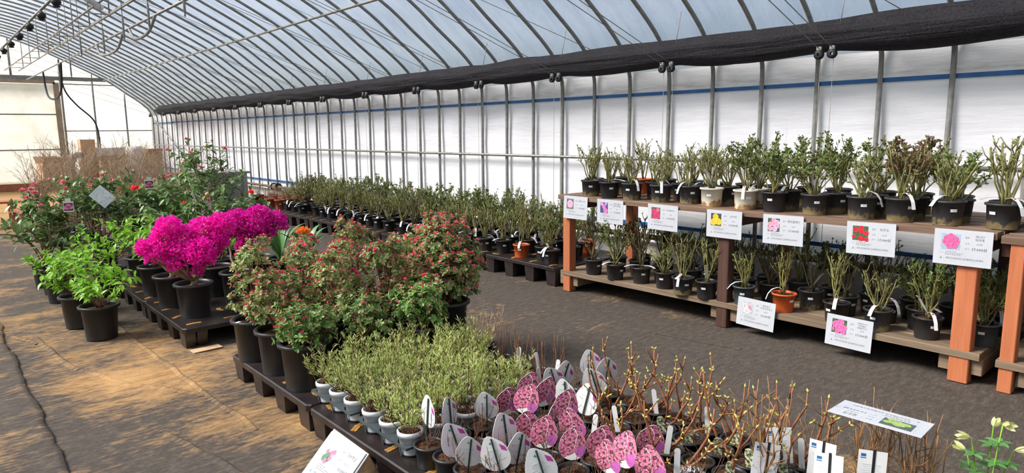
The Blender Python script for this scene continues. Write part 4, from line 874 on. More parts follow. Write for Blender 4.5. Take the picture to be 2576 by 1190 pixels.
# ---------------------------------------------------------------- clivias
def clivia(x, y, label, seed, n, fl_h, color):
    rg = random.Random(seed); t = thing('potted_clivia', label, 'potted plant', (x, y, .15), 0, 'potted clivias'); ob('pot', RPc, t); ob('soil', BIGSOIL, t, scale=(.72, .72, .95))
    for k in range(n):
        a = (0.35 if k % 2 else PI+.35)+rg.uniform(-.45, .45); h = rg.uniform(.22, .42); o = rg.uniform(.12, .30); d = V((math.cos(a), math.sin(a), 0)); s = V((-d.y, d.x, 0)); mb = MB(); N = 8; rows = []
        for j in range(N+1):
            u = j/N; p = d*(.015+o*u**1.4)+V((0, 0, .2+h*(u*1.6-.75*u*u))); w_ = .026*(.6+.4*math.sin(PI*min(1, u*1.1)))*(1 if u < .8 else max(.08, (1-u)/.2)**.6); up_ = V((0, 0, .3))*w_; rows.append((p+s*w_+up_, p, p-s*w_+up_))
        mb.add([q for r_ in rows for q in r_], [f for j in range(N) for f in ((3*j, 3*j+1, 3*j+4, 3*j+3), (3*j+1, 3*j+2, 3*j+5, 3*j+4))]); ob('leaf', mb.mesh('leaf', ['clileaf']), t)
    st = MB(); st.tube([(0, 0, .2), (.005, 0, .34), (.0, .01, fl_h)], [.016, .014, .012], 8, 0); s_ = ob('flower_stalk', st.mesh('flower_stalk', ['bleaf']), t)
    for k in range(11):
        a = k*2.4; tt = (k+.5)/11; dd = V((math.cos(a)*math.sqrt(tt)*.75, math.sin(a)*math.sqrt(tt)*.75, 1-.45*tt)).normalized(); c = V((0, .01, fl_h)); q = c+dd*.05; mb = MB(); mb.tube([c, c+dd*.02, q], [.004, .006, .010], 6, 1, False); u = dd.orthogonal().normalized(); w_ = dd.cross(u)
        for i in range(6):
            b = 2*PI*i/6; mb.leaf(q-dd*.012, (dd+(u*math.cos(b)+w_*math.sin(b))*.38).normalized(), u*math.cos(b)+w_*math.sin(b), .058, .02, 0, -.15, -.1)
        ob('flower', mb.mesh('flower', [color, 'cliyellow'], False), s_)
    return t
RPc = pot_mesh('clivia_pot', .11, .085, .24, 'black', 24, .016, .012)
clivia(2.53, 5.70, 'clivia with a full orange flower head and broad strap leaves', 1, 13, .47, 'cliflower'); clivia(2.46, 6.10, 'clivia with a small pale orange flower head behind the other clivia', 2, 12, .56, 'cliflower')
# ---------------------------------------------------------------- bog rosemary in carrier trays
WP = pot_mesh('small_white_pot', .057, .042, .104, 'lightpot', 18, .022, .002); WPS = soil_mesh(.05, .09, 4)
def pot_rings(me): return me
def bog(seed):
    rg = random.Random(seed); st = MB(); lf = MB()
    for i in range(26):
        a = rg.uniform(0, 6.3); o = rg.uniform(.02, .105); h = rg.uniform(.10, .215); b = V((rg.uniform(-.03, .03), rg.uniform(-.03, .03), .088)); tip = V((math.cos(a)*o, math.sin(a)*o, .088+h)); m = V((math.cos(a)*o*.75, math.sin(a)*o*.75, .088+h*.4))
        P = bezier(b, m, tip, 6); st.tube(P, [.0018]*6+[.001], 3, cap=False)
        for k in range(22):
            u = rg.uniform(.38, 1.0); j = min(5, int(u*6)); q = P[j].lerp(P[j+1], u*6-j); d = (P[j+1]-P[j]).normalized(); dd = (d*rg.uniform(.6, 1.1)+rv(rg, -.3, .5)*.8).normalized(); L = rg.uniform(.018, .032); lf.leaf(q, dd, rv(rg), L, L*.2, 0, .1, .05)
    return st.mesh('stems', ['twig']), lf.mesh('leaves', ['bogleaf'], False)
BOG = [bog(s) for s in range(6)]
def tray_mesh(nx, ny, p, rh, h):
    """open carrier tray: top plate with round holes, ribbed baskets below"""
    mb = MB(); W, L = nx*p, ny*p; n = 16; mg = p/2-rh-.004
    for i in range(nx):
        for j in range(ny):
            cx, cy_ = -W/2+p*(i+.5), -L/2+p*(j+.5); ring = [(cx+rh*math.cos(2*PI*k/n+PI/4), cy_+rh*math.sin(2*PI*k/n+PI/4)) for k in range(n)]; sq = []
            for k in range(n):
                a = 2*PI*k/n+PI/4; c, s = math.cos(a), math.sin(a); q = p/2/max(abs(c), abs(s)); sq.append((max(-W/2+mg, min(W/2-mg, cx+q*c)), max(-L/2+mg, min(L/2-mg, cy_+q*s))))
            for z, flip in ((h, 0), (h-.004, 1)):
                vs = [(x, y, z) for x, y in ring]+[(x, y, z) for x, y in sq]; fs = [(k, n+k, n+(k+1) % n, (k+1) % n) for k in range(n)]; mb.add(vs, [tuple(reversed(f)) for f in fs] if flip else fs)
            mb.lathe([(rh, h), (rh*.98, h-.012)], n, 0, (cx, cy_, 0))
            for k in range(4):
                a = PI/4+k*PI/2+PI/4; r1, r2 = rh*1.0, rh*.80; s = V((-math.sin(a), math.cos(a), 0))*.006; e = V((math.cos(a), math.sin(a), 0)); c0 = V((cx, cy_, 0))
                mb.add([c0+e*r1+s+V((0, 0, h)), c0+e*r1-s+V((0, 0, h)), c0+e*r2-s+V((0, 0, .003)), c0+e*r2+s+V((0, 0, .003)), c0+e*(r1+.004)+s+V((0, 0, h)), c0+e*(r1+.004)-s+V((0, 0, h)), c0+e*(r2+.004)-s+V((0, 0, .003)), c0+e*(r2+.004)+s+V((0, 0, .003))], [(0, 1, 2, 3), (7, 6, 5, 4), (0, 3, 7, 4), (1, 5, 6, 2)])
            mb.lathe([(rh*.84, .008), (rh*.78, .002), (rh*.55, .002)], n, 0, (cx, cy_, 0))
    for sx, sy, lx, ly in ((-W/2+mg, 0, .004, L-2*mg), (W/2-mg, 0, .004, L-2*mg), (0, -L/2+mg, W-2*mg, .004), (0, L/2-mg, W-2*mg, .004)): mb.box((sx, sy, h-.005), (lx, ly, .010))
    return mb.mesh('carrier_tray', ['traygrey'], False)
TR = tray_mesh(3, 3, .152, .055, .06)
rg = random.Random(21)
for a, (tx, nm) in enumerate(((1.63, 'pallet edge'), (2.09, 'aisle side'))):
    for b, (ty, nb) in enumerate(((3.005, 'next to the azaleas'), (2.525, 'next to the black pots'))):
        t = ob('carrier_tray', TR, None, (tx, ty, .15), (0, 0, rg.uniform(-.015, .015))); tag(t, 'dark ribbed carrier tray of white pots at the %s, %s' % (nm, nb), 'tray', 'carrier trays of white pots')
        for i in range(3):
            for j in range(3):
                if a == 1 and i == 2 and (b == 1 or j < 1): continue
                x, y = tx+(i-1)*.152, ty+(1-j)*.152; t = thing('potted_bog_rosemary', 'bog rosemary in white pot, %s row from pallet edge, %s from the azaleas' % (ORD[a*3+i+1], ORD[b*3+j+1]), 'potted plant', (x, y, .156), 0, 'bog rosemary in white pots')
                ob('pot', WP, t, rot=(0, 0, rg.uniform(0, 6))); ob('soil', WPS, t); st, lf = rg.choice(BOG); ss = ob('stems', st, t, rot=(0, 0, rg.uniform(0, 6)), scale=(rg.uniform(.95, 1.15), rg.uniform(.95, 1.15), rg.uniform(.85, 1.15))); ob('leaves', lf, ss, kind='stuff')
# ---------------------------------------------------------------- small black pots with picture tags
SP = pot_mesh('small_black_pot', .066, .05, .10, 'black', 20, .012, .004); SPS = soil_mesh(.058, .086, 6)
def tagprint():
    n = NT('pink_blossom_print'); v = n.coord('Object'); vo = n.new('TexVoronoi'); vo.inputs['Scale'].default_value = 130; n.link(v, vo.inputs['Vector'])
    sp = n.new('SeparateXYZ'); n.link(v, sp.inputs[0]); rnd = n.new('SeparateColor'); n.link(vo.outputs['Color'], rnd.inputs[0])
    pk = n.ramp(rnd.outputs[0], [(0, srgb(214, 110, 146)), (.5, srgb(230, 150, 176)), (1, srgb(190, 84, 124))]); col = n.mix(n.math('GREATER_THAN', vo.outputs['Distance'], .62), pk, srgb(92, 66, 62))
    low = n.math('LESS_THAN', n.math('ADD', sp.outputs['Z'], n.math('MULTIPLY', sp.outputs['Y'], -.55)), -.036); col = n.mix(low, col, srgb(238, 238, 232))
    dy = n.math('ADD', sp.outputs['Y'], -.030); dz = n.math('ADD', sp.outputs['Z'], .026); ci = n.math('LESS_THAN', n.math('SQRT', n.math('ADD', n.math('MULTIPLY', dy, dy), n.math('MULTIPLY', dz, dz))), .019)
    col = n.mix(ci, col, n.ramp(n.noise(v, 220, 2), [(.35, srgb(186, 84, 168)), (.65, srgb(206, 120, 190))])); return n.fin(n.principled(col, .45, .3))
MT['tagfront'] = tagprint(); MT['magenta'] = plain('magenta_print', srgb(190, 70, 160), srgb(170, 56, 140), .5, 90); MT['stick'] = plain('dark_green_stick', srgb(44, 66, 54), srgb(34, 50, 42), .5)
def tag_outline(n=26):
    o = []
    for k in range(n):
        a = 2*PI*k/n; r = 1; y = .045*math.sin(a)*(1-.22*math.cos(a)); z = .056*math.cos(a)
        if math.cos(a) > .5: z += .006*math.sin(3*a)
        o.append((y, z))
    return o
def round_tag():
    mb = MB(); o = tag_outline(); n = len(o); mb.add([(.0008, y, z) for y, z in o], [tuple(range(n))], 0); mb.add([(-.0008, y, z) for y, z in o], [tuple(reversed(range(n)))], 1)
    mb.add([(.0008, y, z) for y, z in o]+[(-.0008, y, z) for y, z in o], [(k, n+k, n+(k+1) % n, (k+1) % n) for k in range(n)], 1); sheet = mb.mesh('tag_sheet', ['tagfront', 'whiteplastic'], False)
    mb = MB()
    for k, (w_, z) in enumerate(((.034, .012), (.04, .006), (.03, 0), (.042, -.006), (.036, -.012), (.024, -.03))): mb.box((-.0012, .004, z), (.0004, w_, .0012 if k else .003))
    mb.add([(-.0014, -.020, .030), (-.0014, -.036, .018), (-.0014, -.040, .002), (-.0014, -.024, .010)], [(0, 1, 2, 3)], 1)
    mb.add([(-.0014, .004, .040), (-.0014, .010, .034), (-.0014, .003, .030)], [(0, 1, 2)], 2); mb.add([(-.0014, .002, .034), (-.0014, -.005, .031), (-.0014, .0, .026)], [(0, 1, 2)], 2)
    back = mb.mesh('tag_back_print', ['inklight', 'magenta', 'green_ink'], False)
    mb = MB(); mb.box((-.004, -.002, -.03), (.003, .005, .16)); stick = mb.mesh('tag_stick', ['stick'], False)
    mb = MB(); mb.tube([(.002, 0, .05), (.008, .012, .03), (.006, .006, -.01), (.008, .018, -.03)], .0009, 4); cord_ = mb.mesh('tag_string', ['whiteplastic'])
    return sheet, back, stick, cord_
RT = round_tag()
MT['camo'] = NT('cream_blossom_print').m
def camo():
    n = NT('cream_blossom_print'); nz = n.noise(n.coord('Object'), 95, 3, .7); return n.fin(n.principled(n.ramp(nz, [(.4, srgb(44, 48, 62)), (.5, srgb(150, 156, 110)), (.62, srgb(226, 226, 190))]), .45, .3))
MT['camo'] = camo()
mb = MB(); o = [(-.0165, -.04), (.0165, -.04), (.0165, .026), (.011, .036), (0, .040), (-.011, .036), (-.0165, .026)]; n_ = len(o)
mb.add([(.0009, y, z) for y, z in o]+[(-.0009, y, z) for y, z in o], [tuple(range(n_)), tuple(reversed(range(n_, 2*n_)))]+[(k, n_+k, n_+(k+1) % n_, (k+1) % n_) for k in range(n_)]); CAMO = mb.mesh('plant_tag', ['camo'], False)
mb = MB(); o = [(-.011, -.06), (.011, -.06), (.011, .05), (.006, .058), (-.006, .058), (-.011, .05)]; n_ = len(o)
mb.add([(.0009, y, z) for y, z in o]+[(-.0009, y, z) for y, z in o], [tuple(range(n_)), tuple(reversed(range(n_, 2*n_)))]+[(k, n_+k, n_+(k+1) % n_, (k+1) % n_) for k in range(n_)]); WTAG = mb.mesh('plant_tag', ['whiteplastic'], False)
def twiggy(seed, n, h, spread, mat, r0, fork=.5, buds=False, base=.086, bud_r=.004):
    rg = random.Random(seed); st = MB(); bd = MB()
    for i in range(n):
        a = rg.uniform(0, 6.3); o = spread*rg.uniform(.2, 1); hh = h*rg.uniform(.5, 1); P = [V((rg.uniform(-.02, .02), rg.uniform(-.02, .02), base))]; tip = V((math.cos(a)*o, math.sin(a)*o, base+hh)); N = 5
        for k in range(1, N+1): t = k/N; P.append(P[0].lerp(tip, t)+V((math.cos(a), math.sin(a), 0))*o*.25*math.sin(PI*t)+rv(rg)*h*.022)
        st.tube(P, [r0*(1-.55*k/N) for k in range(N+1)], 5)
        nodes = [(P[-1], (P[-1]-P[-2]).normalized())]
        for k in range(1, N):
            if rg.random() < fork:
                d = ((P[k+1]-P[k]).normalized()*.7+rv(rg, -.2, .7)).normalized(); l = h*rg.uniform(.12, .35); e = P[k]+d*l; m = P[k]+d*l*.5+rv(rg)*h*.015; st.tube([P[k], m, e], [r0*.6, r0*.5, r0*.35], 4); nodes += [(e, d), (m, d)]
            nodes.append((P[k], (P[k+1]-P[k]).normalized()))
        if buds:
            for q, d in nodes:
                u = d.orthogonal().normalized()
                for s in ((1, -1) if rg.random() < .3 else ((0,) if rg.random() < .5 else ())):
                    dd = (d+u*s*1.2).normalized(); c = q+dd*.006; bd.tube([c-dd*.005, c, c+dd*.006, c+dd*.012], [bud_r*.5, bud_r, bud_r*.75, .0004], 5)
    return st.mesh('twigs', [mat]), (bd.mesh('buds', ['bud']) if buds else None)
THIN = [twiggy(s, 7, .17, .075, 'twig', .0018, .7) for s in range(4)]
HYD = [twiggy(10+s, 3, .31, .17, 'twigred', .0066, .55, True, bud_r=.0045) for s in range(4)]
CUT = [twiggy(20+s, 7, .26, .05, 'twig', .003, .05) for s in range(3)]
TALL = [twiggy(30+s, 15, .44, .10, 'twigtan', .0034, .35) for s in range(3)]
DRY = [twiggy(40+s, 14, .24, .16, 'twigpale', .0022, .8) for s in range(2)]
def small_pot(x, y, label, group, kind, twig, extra=None, face=0.0, z=.15, rzv=0.0):
    t = thing('small_potted_plant', label, 'potted plant', (x, y, z), 0, group); ob('pot', SP, t); ob('soil', SPS, t); f = math.atan2(-y, -x)
    st, bd = twig; ss = ob('twigs', st, t, rot=(0, 0, rg.uniform(0, 6)))
    if bd is not None: ob('buds', bd, ss, kind='stuff')
    if extra in ('pink', 'back'):
        q = ob('picture_tag', RT[0], t, (-.012*math.cos(f)*0, 0, .185), (rg.uniform(-.3, .3), rg.uniform(-.2, .2), f+face+(PI if extra == 'back' else 0)), rg.uniform(1.12, 1.3), label='rounded plant tag with pink blossom picture' if extra == 'pink' else 'white back of rounded plant tag')
        q.location = V((math.cos(f), math.sin(f), 0))*rg.uniform(.0, .045)+V((rg.uniform(-.03, .03), rg.uniform(-.03, .03), .19+rzv)); ob('tag_back_print', RT[1], q); ob('tag_stick', RT[2], q)
        if extra == 'pink': ob('tag_string', RT[3], q)
    elif extra in ('camo', 'white'):
        q = ob('plant_tag', CAMO if extra == 'camo' else WTAG, t, V((math.cos(f), math.sin(f), 0))*.035+V((0, 0, .125 if extra == 'camo' else .15)), (rg.uniform(-.2, .2), rg.uniform(-.2, .1), f+face))
    return t
# grid of black pots; columns run along the pallet, rows across
KIND = {}
cols = [1.475+.138*i for i in range(8)]
GT = 'black pots with rounded blossom tags'
TR2 = tray_mesh(2, 3, .138, .062, .05)
nb = 0
for i, x in enumerate(cols):
    for j in range(9):
        y = 2.225-.138*j
        if y < 2.0-.91*(x-1.36)-.17: continue
        if i == 7 and x > 2.46: continue
        u = x-1.36; v_ = y
        depth = (2.2-y)
        if i >= 4 and j >= 3: kd = 'hyd'
        elif i >= 6 and j >= 2: kd = 'hyd'
        else: kd = 'tag'
        lab_pos = '%s column from pallet edge, %s from white pots' % (ORD[i+1], ORD[j+1])
        if kd == 'tag':
            back = (i <= 1) or (i >= 5 and j <= 2) or (i == 2 and j == 0); ex = 'back' if back else 'pink'
            if (i, j) in ((2, 1), (4, 0), (1, 1)): ex = 'pink' if i == 4 else None
            small_pot(x, y, 'black pot with %s, %s' % ({'back': 'white tag back', 'pink': 'pink blossom tag', None: 'thin bare twigs'}[ex], lab_pos), GT, kd, rg.choice(THIN), ex, rg.choice((rg.uniform(-.6, .6), rg.uniform(-1.2, 1.2))), rzv=rg.uniform(-.015, .035))
        else:
            ex = rg.choice(('camo', 'camo', 'white', None)); tw = rg.choice(HYD) if (i+j) % 2 == 0 or i == 7 else rg.choice(THIN)
            if (i, j) in ((4, 5), (3, 5)): ex = 'pink'
            small_pot(x, y, 'black pot of %s, %s' % ('budding branches' if tw in HYD else 'thin brown twigs', lab_pos), 'black pots of budding branches', kd, tw, ex, rg.uniform(-.3, .3))
        nb += 1
# cut bare stems with plain white labels beside the bog rosemary, dry twigs behind them
for k, (x, y) in enumerate(((2.395, 2.40), (2.40, 2.555), (2.395, 2.70), (2.255, 2.385), (2.40, 2.85), (2.255, 2.52))):
    small_pot(x, y, 'black pot of straight cut stems beside bog rosemary, %s from the blossom tags' % ORD[k+1], 'black pots of cut stems', 'cut', rg.choice(CUT), 'white' if k != 4 else None, rg.uniform(-.5, .5))
for k, (x, y, lb) in enumerate(((2.36, 3.02, 'black pot of curling dry tan twigs between the azaleas and cut stems'), (2.50, 3.12, 'black pot of curling dry tan twigs at the aisle edge'))):
    small_pot(x, y, lb, 'black pots of dry twigs', 'dry', DRY[k])
# tall tan stems by the loose sheet, rectangular white tags
mb = MB(); mb.box((0, 0, 0), (.0016, .092, .135)); RTAG = mb.mesh('big_tag', ['whiteplastic'], False)
mb = MB(); mb.box((.0016, .004, -.01), (.0016, .009, .165)); STRAP = mb.mesh('tag_strap', ['blackrubber'], False)
mb = MB()
mb.box((.0011, -.03, .05), (.0004, .016, .010), 1); mb.box((.0011, -.03, .040), (.0004, .018, .003), 1)
for k in range(9): mb.box((.0011, -.002, .018-k*.007), (.0004, .06-.02*((k*7) % 3)/3, .0014 if k else .0028), 0)
RTX = mb.mesh('tag_text', ['inklight', MT['blue']], False)
k = 0
for (x, y, wt) in ((2.36, 1.17, 1), (2.20, 1.14, 1), (2.36, 1.01, 1), (2.42, .86, 1), (2.28, .95, 1), (2.55, 1.10, 0), (2.60, .92, 0), (2.56, .75, 0), (2.72, .80, 0), (2.70, .98, 0)):
    k += 1; t = thing('small_potted_plant', 'black pot of tall stems %s, %s from the budding branches' % ('with rectangular white tag' if wt else 'under the loose sheet', ORD[k]), 'potted plant', (x, y, .15 if x < 2.5 else .002), 0, 'black pots of tall tan stems')
    ob('pot', SP, t); ob('soil', SPS, t); st, _ = rg.choice(TALL if not wt else TALL+THIN); ob('twigs', st, t, rot=(0, 0, rg.uniform(0, 6)), scale=(1, 1, (1.0 if y > 1.1 else .58) if x < 2.5 else .95))
    if wt:
        f = math.atan2(-y, -x); q = ob('picture_tag', RTAG, t, V((math.cos(f), math.sin(f), 0))*.03+V((0, 0, .19)), (rg.uniform(-.15, .1), rg.uniform(-.25, -.1), f+rg.uniform(-.35, .35)), label='rectangular white plant tag with dark strap'); ob('tag_strap', STRAP, q); ob('tag_text', RTX, q)
# columbine at the right edge
t = thing('potted_columbine', 'columbine with pale yellow buds and lobed green leaves', 'potted plant', (2.70, .585, .002), 0); ob('pot', SP, t); ob('soil', SPS, t); st = MB(); lf = MB(); fl = MB(); r5 = random.Random(4)
for a, o, h in ((0, .02, .40), (2.2, .06, .36), (4.0, .05, .44), (5.2, .07, .33), (1.2, .08, .28)):
    e = V((math.cos(a)*o, math.sin(a)*o, .086+h)); P = bezier(V((0, 0, .086)), V((e.x*.5, e.y*.5, .086+h*.6)), e, 5); st.tube(P, .0022, 5)
    for j in (2, 3, 4):
        for s in range(5):
            aa = 2*PI*s/5+j; lf.bigleaf(P[j], V((math.cos(aa), math.sin(aa), .15)), V((0, 0, 1)), .045, .022)
    d = V((math.cos(a), math.sin(a), .15)).normalized()
    for s in range(5):
        u = d.orthogonal().normalized(); w_ = d.cross(u); aa = 2*PI*s/5; fl.bigleaf(e, (d+(u*math.cos(aa)+w_*math.sin(aa))*.22).normalized(), u*math.cos(aa)+w_*math.sin(aa), .05, .02, 0, -.1)
ss = ob('stems', st.mesh('stems', ['bleaf']), t); ob('leaves', lf.mesh('leaves', ['aqleaf']), ss, kind='stuff'); ob('flowers', fl.mesh('flowers', ['aqflower']), ss, kind='stuff')
# white candytuft-like blossoms
for k, (x, y, lb) in enumerate(((2.03, 1.33, 'black pot with a tuft of white blossom among budding branches'), (2.12, 1.16, 'black pot with white blossom tuft beside the rectangular tags'))):
    t = thing('small_potted_plant', lb, 'potted plant', (x, y, .15), 0, 'white blossom pots'); ob('pot', SP, t, scale=.6); ob('soil', SPS, t, scale=.6); mb = MB(); r6 = random.Random(k)
    for i in range(160):
        d = rv(r6, -.1, 1); mb.leaf(V((0, 0, .10))+V((d.x*.045, d.y*.045, d.z*.035)), (d+rv(r6)*.5).normalized(), rv(r6), .011, .009)
    mb2 = MB(); mb2.tube([(0, 0, .05), (0, 0, .11)], .006, 6); ss = ob('stem', mb2.mesh('stem', ['bleaf']), t); ob('blossom', mb.mesh('blossom', ['whiteflower'], False), ss, kind='stuff')
# ---------------------------------------------------------------- printed price cards
def text_mesh(mb, s, x, y, size, mi, align='CENTER', sx=1.0, z=.0016, bold=0.0):
    vs, fs = TXT[s]; x0 = min(v[0] for v in vs); dx = -x0 if align == 'LEFT' else 0
    mb.add([(x+(vx+dx)*size*sx, y+vy*size, z) for vx, vy in vs], fs, mi)
    if bold: mb.add([(x+(vx+dx)*size*sx+bold*2, y+vy*size, z+.0001) for vx, vy in vs], fs, mi)
def flowerpatch(mb, x, y, r, mi, dark, n=14, lift=0.0):
    """rose seen from above: scalloped outline and darker swirl"""
    vs = [(x, y, .0022+lift)]+[(x+r*(1+.07*math.sin(5*a))*math.cos(a), y+r*(1+.07*math.sin(5*a))*math.sin(a), .0022+lift) for a in [2*PI*k/n for k in range(n)]]
    mb.add(vs, [(0, 1+k, 1+(k+1) % n) for k in range(n)], mi)
    for q, rr in ((.0, .62), (2.0, .38)):
        m = 9; P = [(x+r*rr*math.cos(q+t*4.2/m*1.0), y+r*rr*math.sin(q+t*4.2/m)) for t in range(m+1)]; Q = [(x+r*(rr-.13)*math.cos(q+t*4.2/m), y+r*(rr-.13)*math.sin(q+t*4.2/m)) for t in range(m+1)]
        mb.add([(a, b, .00235+lift) for a, b in P]+[(a, b, .00235+lift) for a, b in Q], [(t, t+1, m+2+t, m+1+t) for t in range(m)], dark)
_pm = {}
def pcol(*c):
    if c not in _pm: _pm[c] = plain('print_ink', srgb(*c), srgb(*[max(0, v-16) for v in c]), .6, 90)
    return _pm[c]
def card(name, label, group, mw, lines, price, photo, size3='3년생', scale=1.0, photo_w=.088):
    t = thing(name, label, 'price card', (0, 0, 0), 0, group); t.matrix_world = mw; t.scale = (scale,)*3
    mb = MB(); mb.box((0, 0, 0), (.297, .21, .003)); ob('card_sheet', mb.mesh('card_sheet', ['white'], False), t)
    mb = MB(); g = .0007; z = .0018
    def rule(x0, y0, x1, y1): mb.box(((x0+x1)/2, (y0+y1)/2, z-.0001), (abs(x1-x0)+g, abs(y1-y0)+g, .0003), 1)
    L, R_, T, B = -.118, .122, .082, -.082; xv, xw = L+photo_w+.018, L+photo_w+.018+.046; rows = [T, T-.042, T-.042-.028, T-.042-.028-.032, -.052, B]
    for y in (rows[0], rows[3], rows[4], rows[5]): rule(L, y, R_, y)
    for y in rows[1:3]: rule(xv, y, R_, y)
    rule(L, T, L, B); rule(R_, T, R_, B); rule(xv, T, xv, rows[3]); rule(xw, T, xw, rows[3])
    ym = [(rows[k]+rows[k+1])/2 for k in range(3)]
    for s_, y in zip(('품명', '규격', '단가'), ym): text_mesh(mb, s_, (xv+xw)/2, y, .0125, 0)
    n = len(lines); ls = (.0205 if len(lines[0]) < 6 else .0145) if n == 1 else (.0165 if n == 2 else .0135)
    for k, s_ in enumerate(lines): text_mesh(mb, s_, (xw+R_)/2, ym[0]+((n-1)/2-k)*ls*1.12, ls, 0, bold=.0002)
    text_mesh(mb, size3, (xw+R_)/2, ym[1], .013, 0); text_mesh(mb, price, (xw+R_)/2, ym[2], .0215, 0, bold=.0004)
    text_mesh(mb, '비 고', L+.014, (rows[3]+rows[4])/2, .0085, 0)
    for k, w_ in enumerate((.06, .105, .085)): 
        yy = rows[3]-.008-k*.0085
        for q in range(int(w_/.012)): mb.box((L+.036+q*.012, yy, z), (.0095 if (q*5+k) % 3 else .006, .0034, .0003), 2)
    text_mesh(mb, '평창군산림조합 임산물종합유통센터', L+.036, (rows[4]+rows[5])/2, .0128, 0, 'LEFT', bold=.00015)
    yl = (rows[4]+rows[5])/2
    mb.add([(L+.006, yl-.007, z), (L+.010, yl-.007, z), (L+.017, yl+.008, z), (L+.014, yl+.008, z)], [(0, 1, 2, 3)], 3); mb.add([(L+.013, yl-.007, z), (L+.017, yl-.004, z), (L+.015, yl+.002, z)], [(0, 1, 2)], 3); text_mesh(mb, 'SJ', L+.027, yl-.002, .009, 2)
    ob('printed_text', mb.mesh('printed_text', ['ink', 'inklight', MT['inkmid'], 'green_ink'], False), t)
    mats, bgc, blobs = photo; mb = MB(); x0, x1, y0, y1 = L+.007, L+.007+photo_w, rows[3]+.004, T-.004
    mb.box(((x0+x1)/2, (y0+y1)/2, .0017), (x1-x0, y1-y0, .0005), 0)
    for kk, (u, v_, r, mi, dk) in enumerate(blobs): flowerpatch(mb, x0+u*(x1-x0), y0+v_*(y1-y0), min(r*photo_w, u*(x1-x0)+.004, (1-u)*(x1-x0)+.004, v_*(y1-y0)+.004, (1-v_)*(y1-y0)+.004), mi, dk, lift=kk*.0003)
    ob('printed_photo', mb.mesh('printed_photo', [MT[bgc] if isinstance(bgc, str) else bgc]+[pcol(*c) for c in mats], False), t)
    return t
MT['inkmid'] = plain('grey_ink', srgb(130, 132, 138), srgb(120, 122, 128), .7)
def leafprint(name, a, b): MT[name] = plain(name, srgb(*a), srgb(*b), .6, 70); return name
leafprint('print_darkleaf', (46, 62, 48), (92, 112, 78)); leafprint('print_grey', (84, 92, 90), (112, 120, 116)); leafprint('print_blue', (52, 78, 150), (70, 66, 110)); leafprint('print_sky', (168, 186, 204), (140, 160, 176)); leafprint('print_pale', (206, 212, 212), (150, 150, 146)); leafprint('print_night', (50, 54, 60), (70, 76, 80))
def facing(y, z, roll=0.0, tilt=0.0, x=4.551):
    """card on the shelf front: local x runs toward -Y, local z looks toward -X"""
    m = Matrix(((0, 0, -1), (-1, 0, 0), (0, 1, 0))).to_4x4(); m = Matrix.Translation((x, y, z)) @ Matrix.Rotation(tilt, 4, 'Y') @ m @ Matrix.Rotation(roll, 4, 'Z'); return m
PK = [(224, 130, 166), (196, 84, 128)]; GC = 'price cards on the rose shelf'
card('price_card', 'white price card with single pale pink rose, on the far end post', GC, facing(4.32, .814, -.004, .05), ['로젠멜로디가든'], '17,000원', ([(240, 176, 200), (214, 120, 156)], 'print_grey', [(.5, .5, .42, 1, 2), (.5, .52, .26, 1, 2)]))
card('price_card', 'white price card with two pink roses on a blue ground', GC, facing(3.903, .81, -.004), ['로젠그래핀', '마리앙리에트'], '17,000원', ([(226, 130, 182), (196, 90, 150), (206, 170, 214)], 'print_blue', [(.2, .85, .2, 3, 2), (.75, .9, .24, 3, 2), (.5, .6, .24, 1, 2), (.7, .22, .3, 1, 2)]))
card('price_card', 'white price card with crimson-pink roses, beside the orange back post', GC, facing(3.342, .808, -.01), ['카르멘뷔르트'], '17,000원', ([(216, 62, 112), (176, 36, 84), (230, 120, 150)], 'print_darkleaf', [(.3, .6, .3, 1, 2), (.7, .3, .3, 1, 2), (.75, .8, .2, 3, 2), (.3, .15, .18, 1, 2)]))
card('price_card', 'white price card with yellow roses, on the dark middle post', GC, facing(2.779, .806, .003), ['선스타'], '17,000원', ([(244, 198, 60), (222, 156, 40)], 'print_night', [(.45, .72, .28, 1, 2), (.25, .3, .32, 1, 2), (.75, .35, .32, 1, 2)]))
card('price_card', 'white price card with a bunch of pale pink and lilac roses', GC, facing(2.314, .81, .014), ['헤라클레스'], '17,000원', ([(236, 170, 190), (208, 104, 130), (206, 188, 224)], 'print_darkleaf', [(.5, .85, .22, 1, 2), (.8, .68, .22, 3, 2), (.2, .55, .2, 1, 2), (.5, .58, .2, 1, 2), (.82, .42, .17, 1, 2), (.22, .22, .2, 1, 2), (.6, .2, .22, 3, 2)]))
card('price_card', 'white price card with bright red roses among leaves', GC, facing(1.726, .813, .019), ['보르도'], '17,000원', ([(218, 44, 54), (168, 20, 34)], 'print_darkleaf', [(.2, .72, .18, 1, 2), (.55, .85, .17, 1, 2), (.58, .62, .16, 1, 2), (.88, .52, .17, 1, 2), (.08, .25, .16, 1, 2), (.55, .15, .18, 1, 2), (.9, .1, .15, 1, 2)]), photo_w=.096)
card('price_card', 'white price card with a dome of pink roses, on the wide orange post', GC, facing(1.216, .816, .007), ['쾨니긴', '마리에'], '17,000원', ([(230, 110, 164), (200, 66, 126)], 'print_sky', [(.5, .55, .38, 1, 2), (.25, .5, .2, 1, 2), (.75, .5, .22, 1, 2), (.5, .85, .18, 1, 2), (.45, .25, .18, 1, 2), (.7, .28, .18, 1, 2), (.3, .72, .18, 1, 2), (.7, .72, .18, 1, 2), (.5, .52, .18, 1, 2)]), photo_w=.1)
card('price_card', 'white price card with white and blush flowers, leaning on the lower shelf edge', GC, facing(2.487, .168, -.03, .06, 4.545), ['헤르초긴', '크리스티아나'], '17,000원', ([(226, 226, 226), (170, 120, 130), (226, 150, 170)], 'print_pale', [(.3, .6, .26, 1, 2), (.72, .58, .16, 3, 2), (.5, .25, .22, 1, 2), (.2, .25, .15, 1, 2)]))
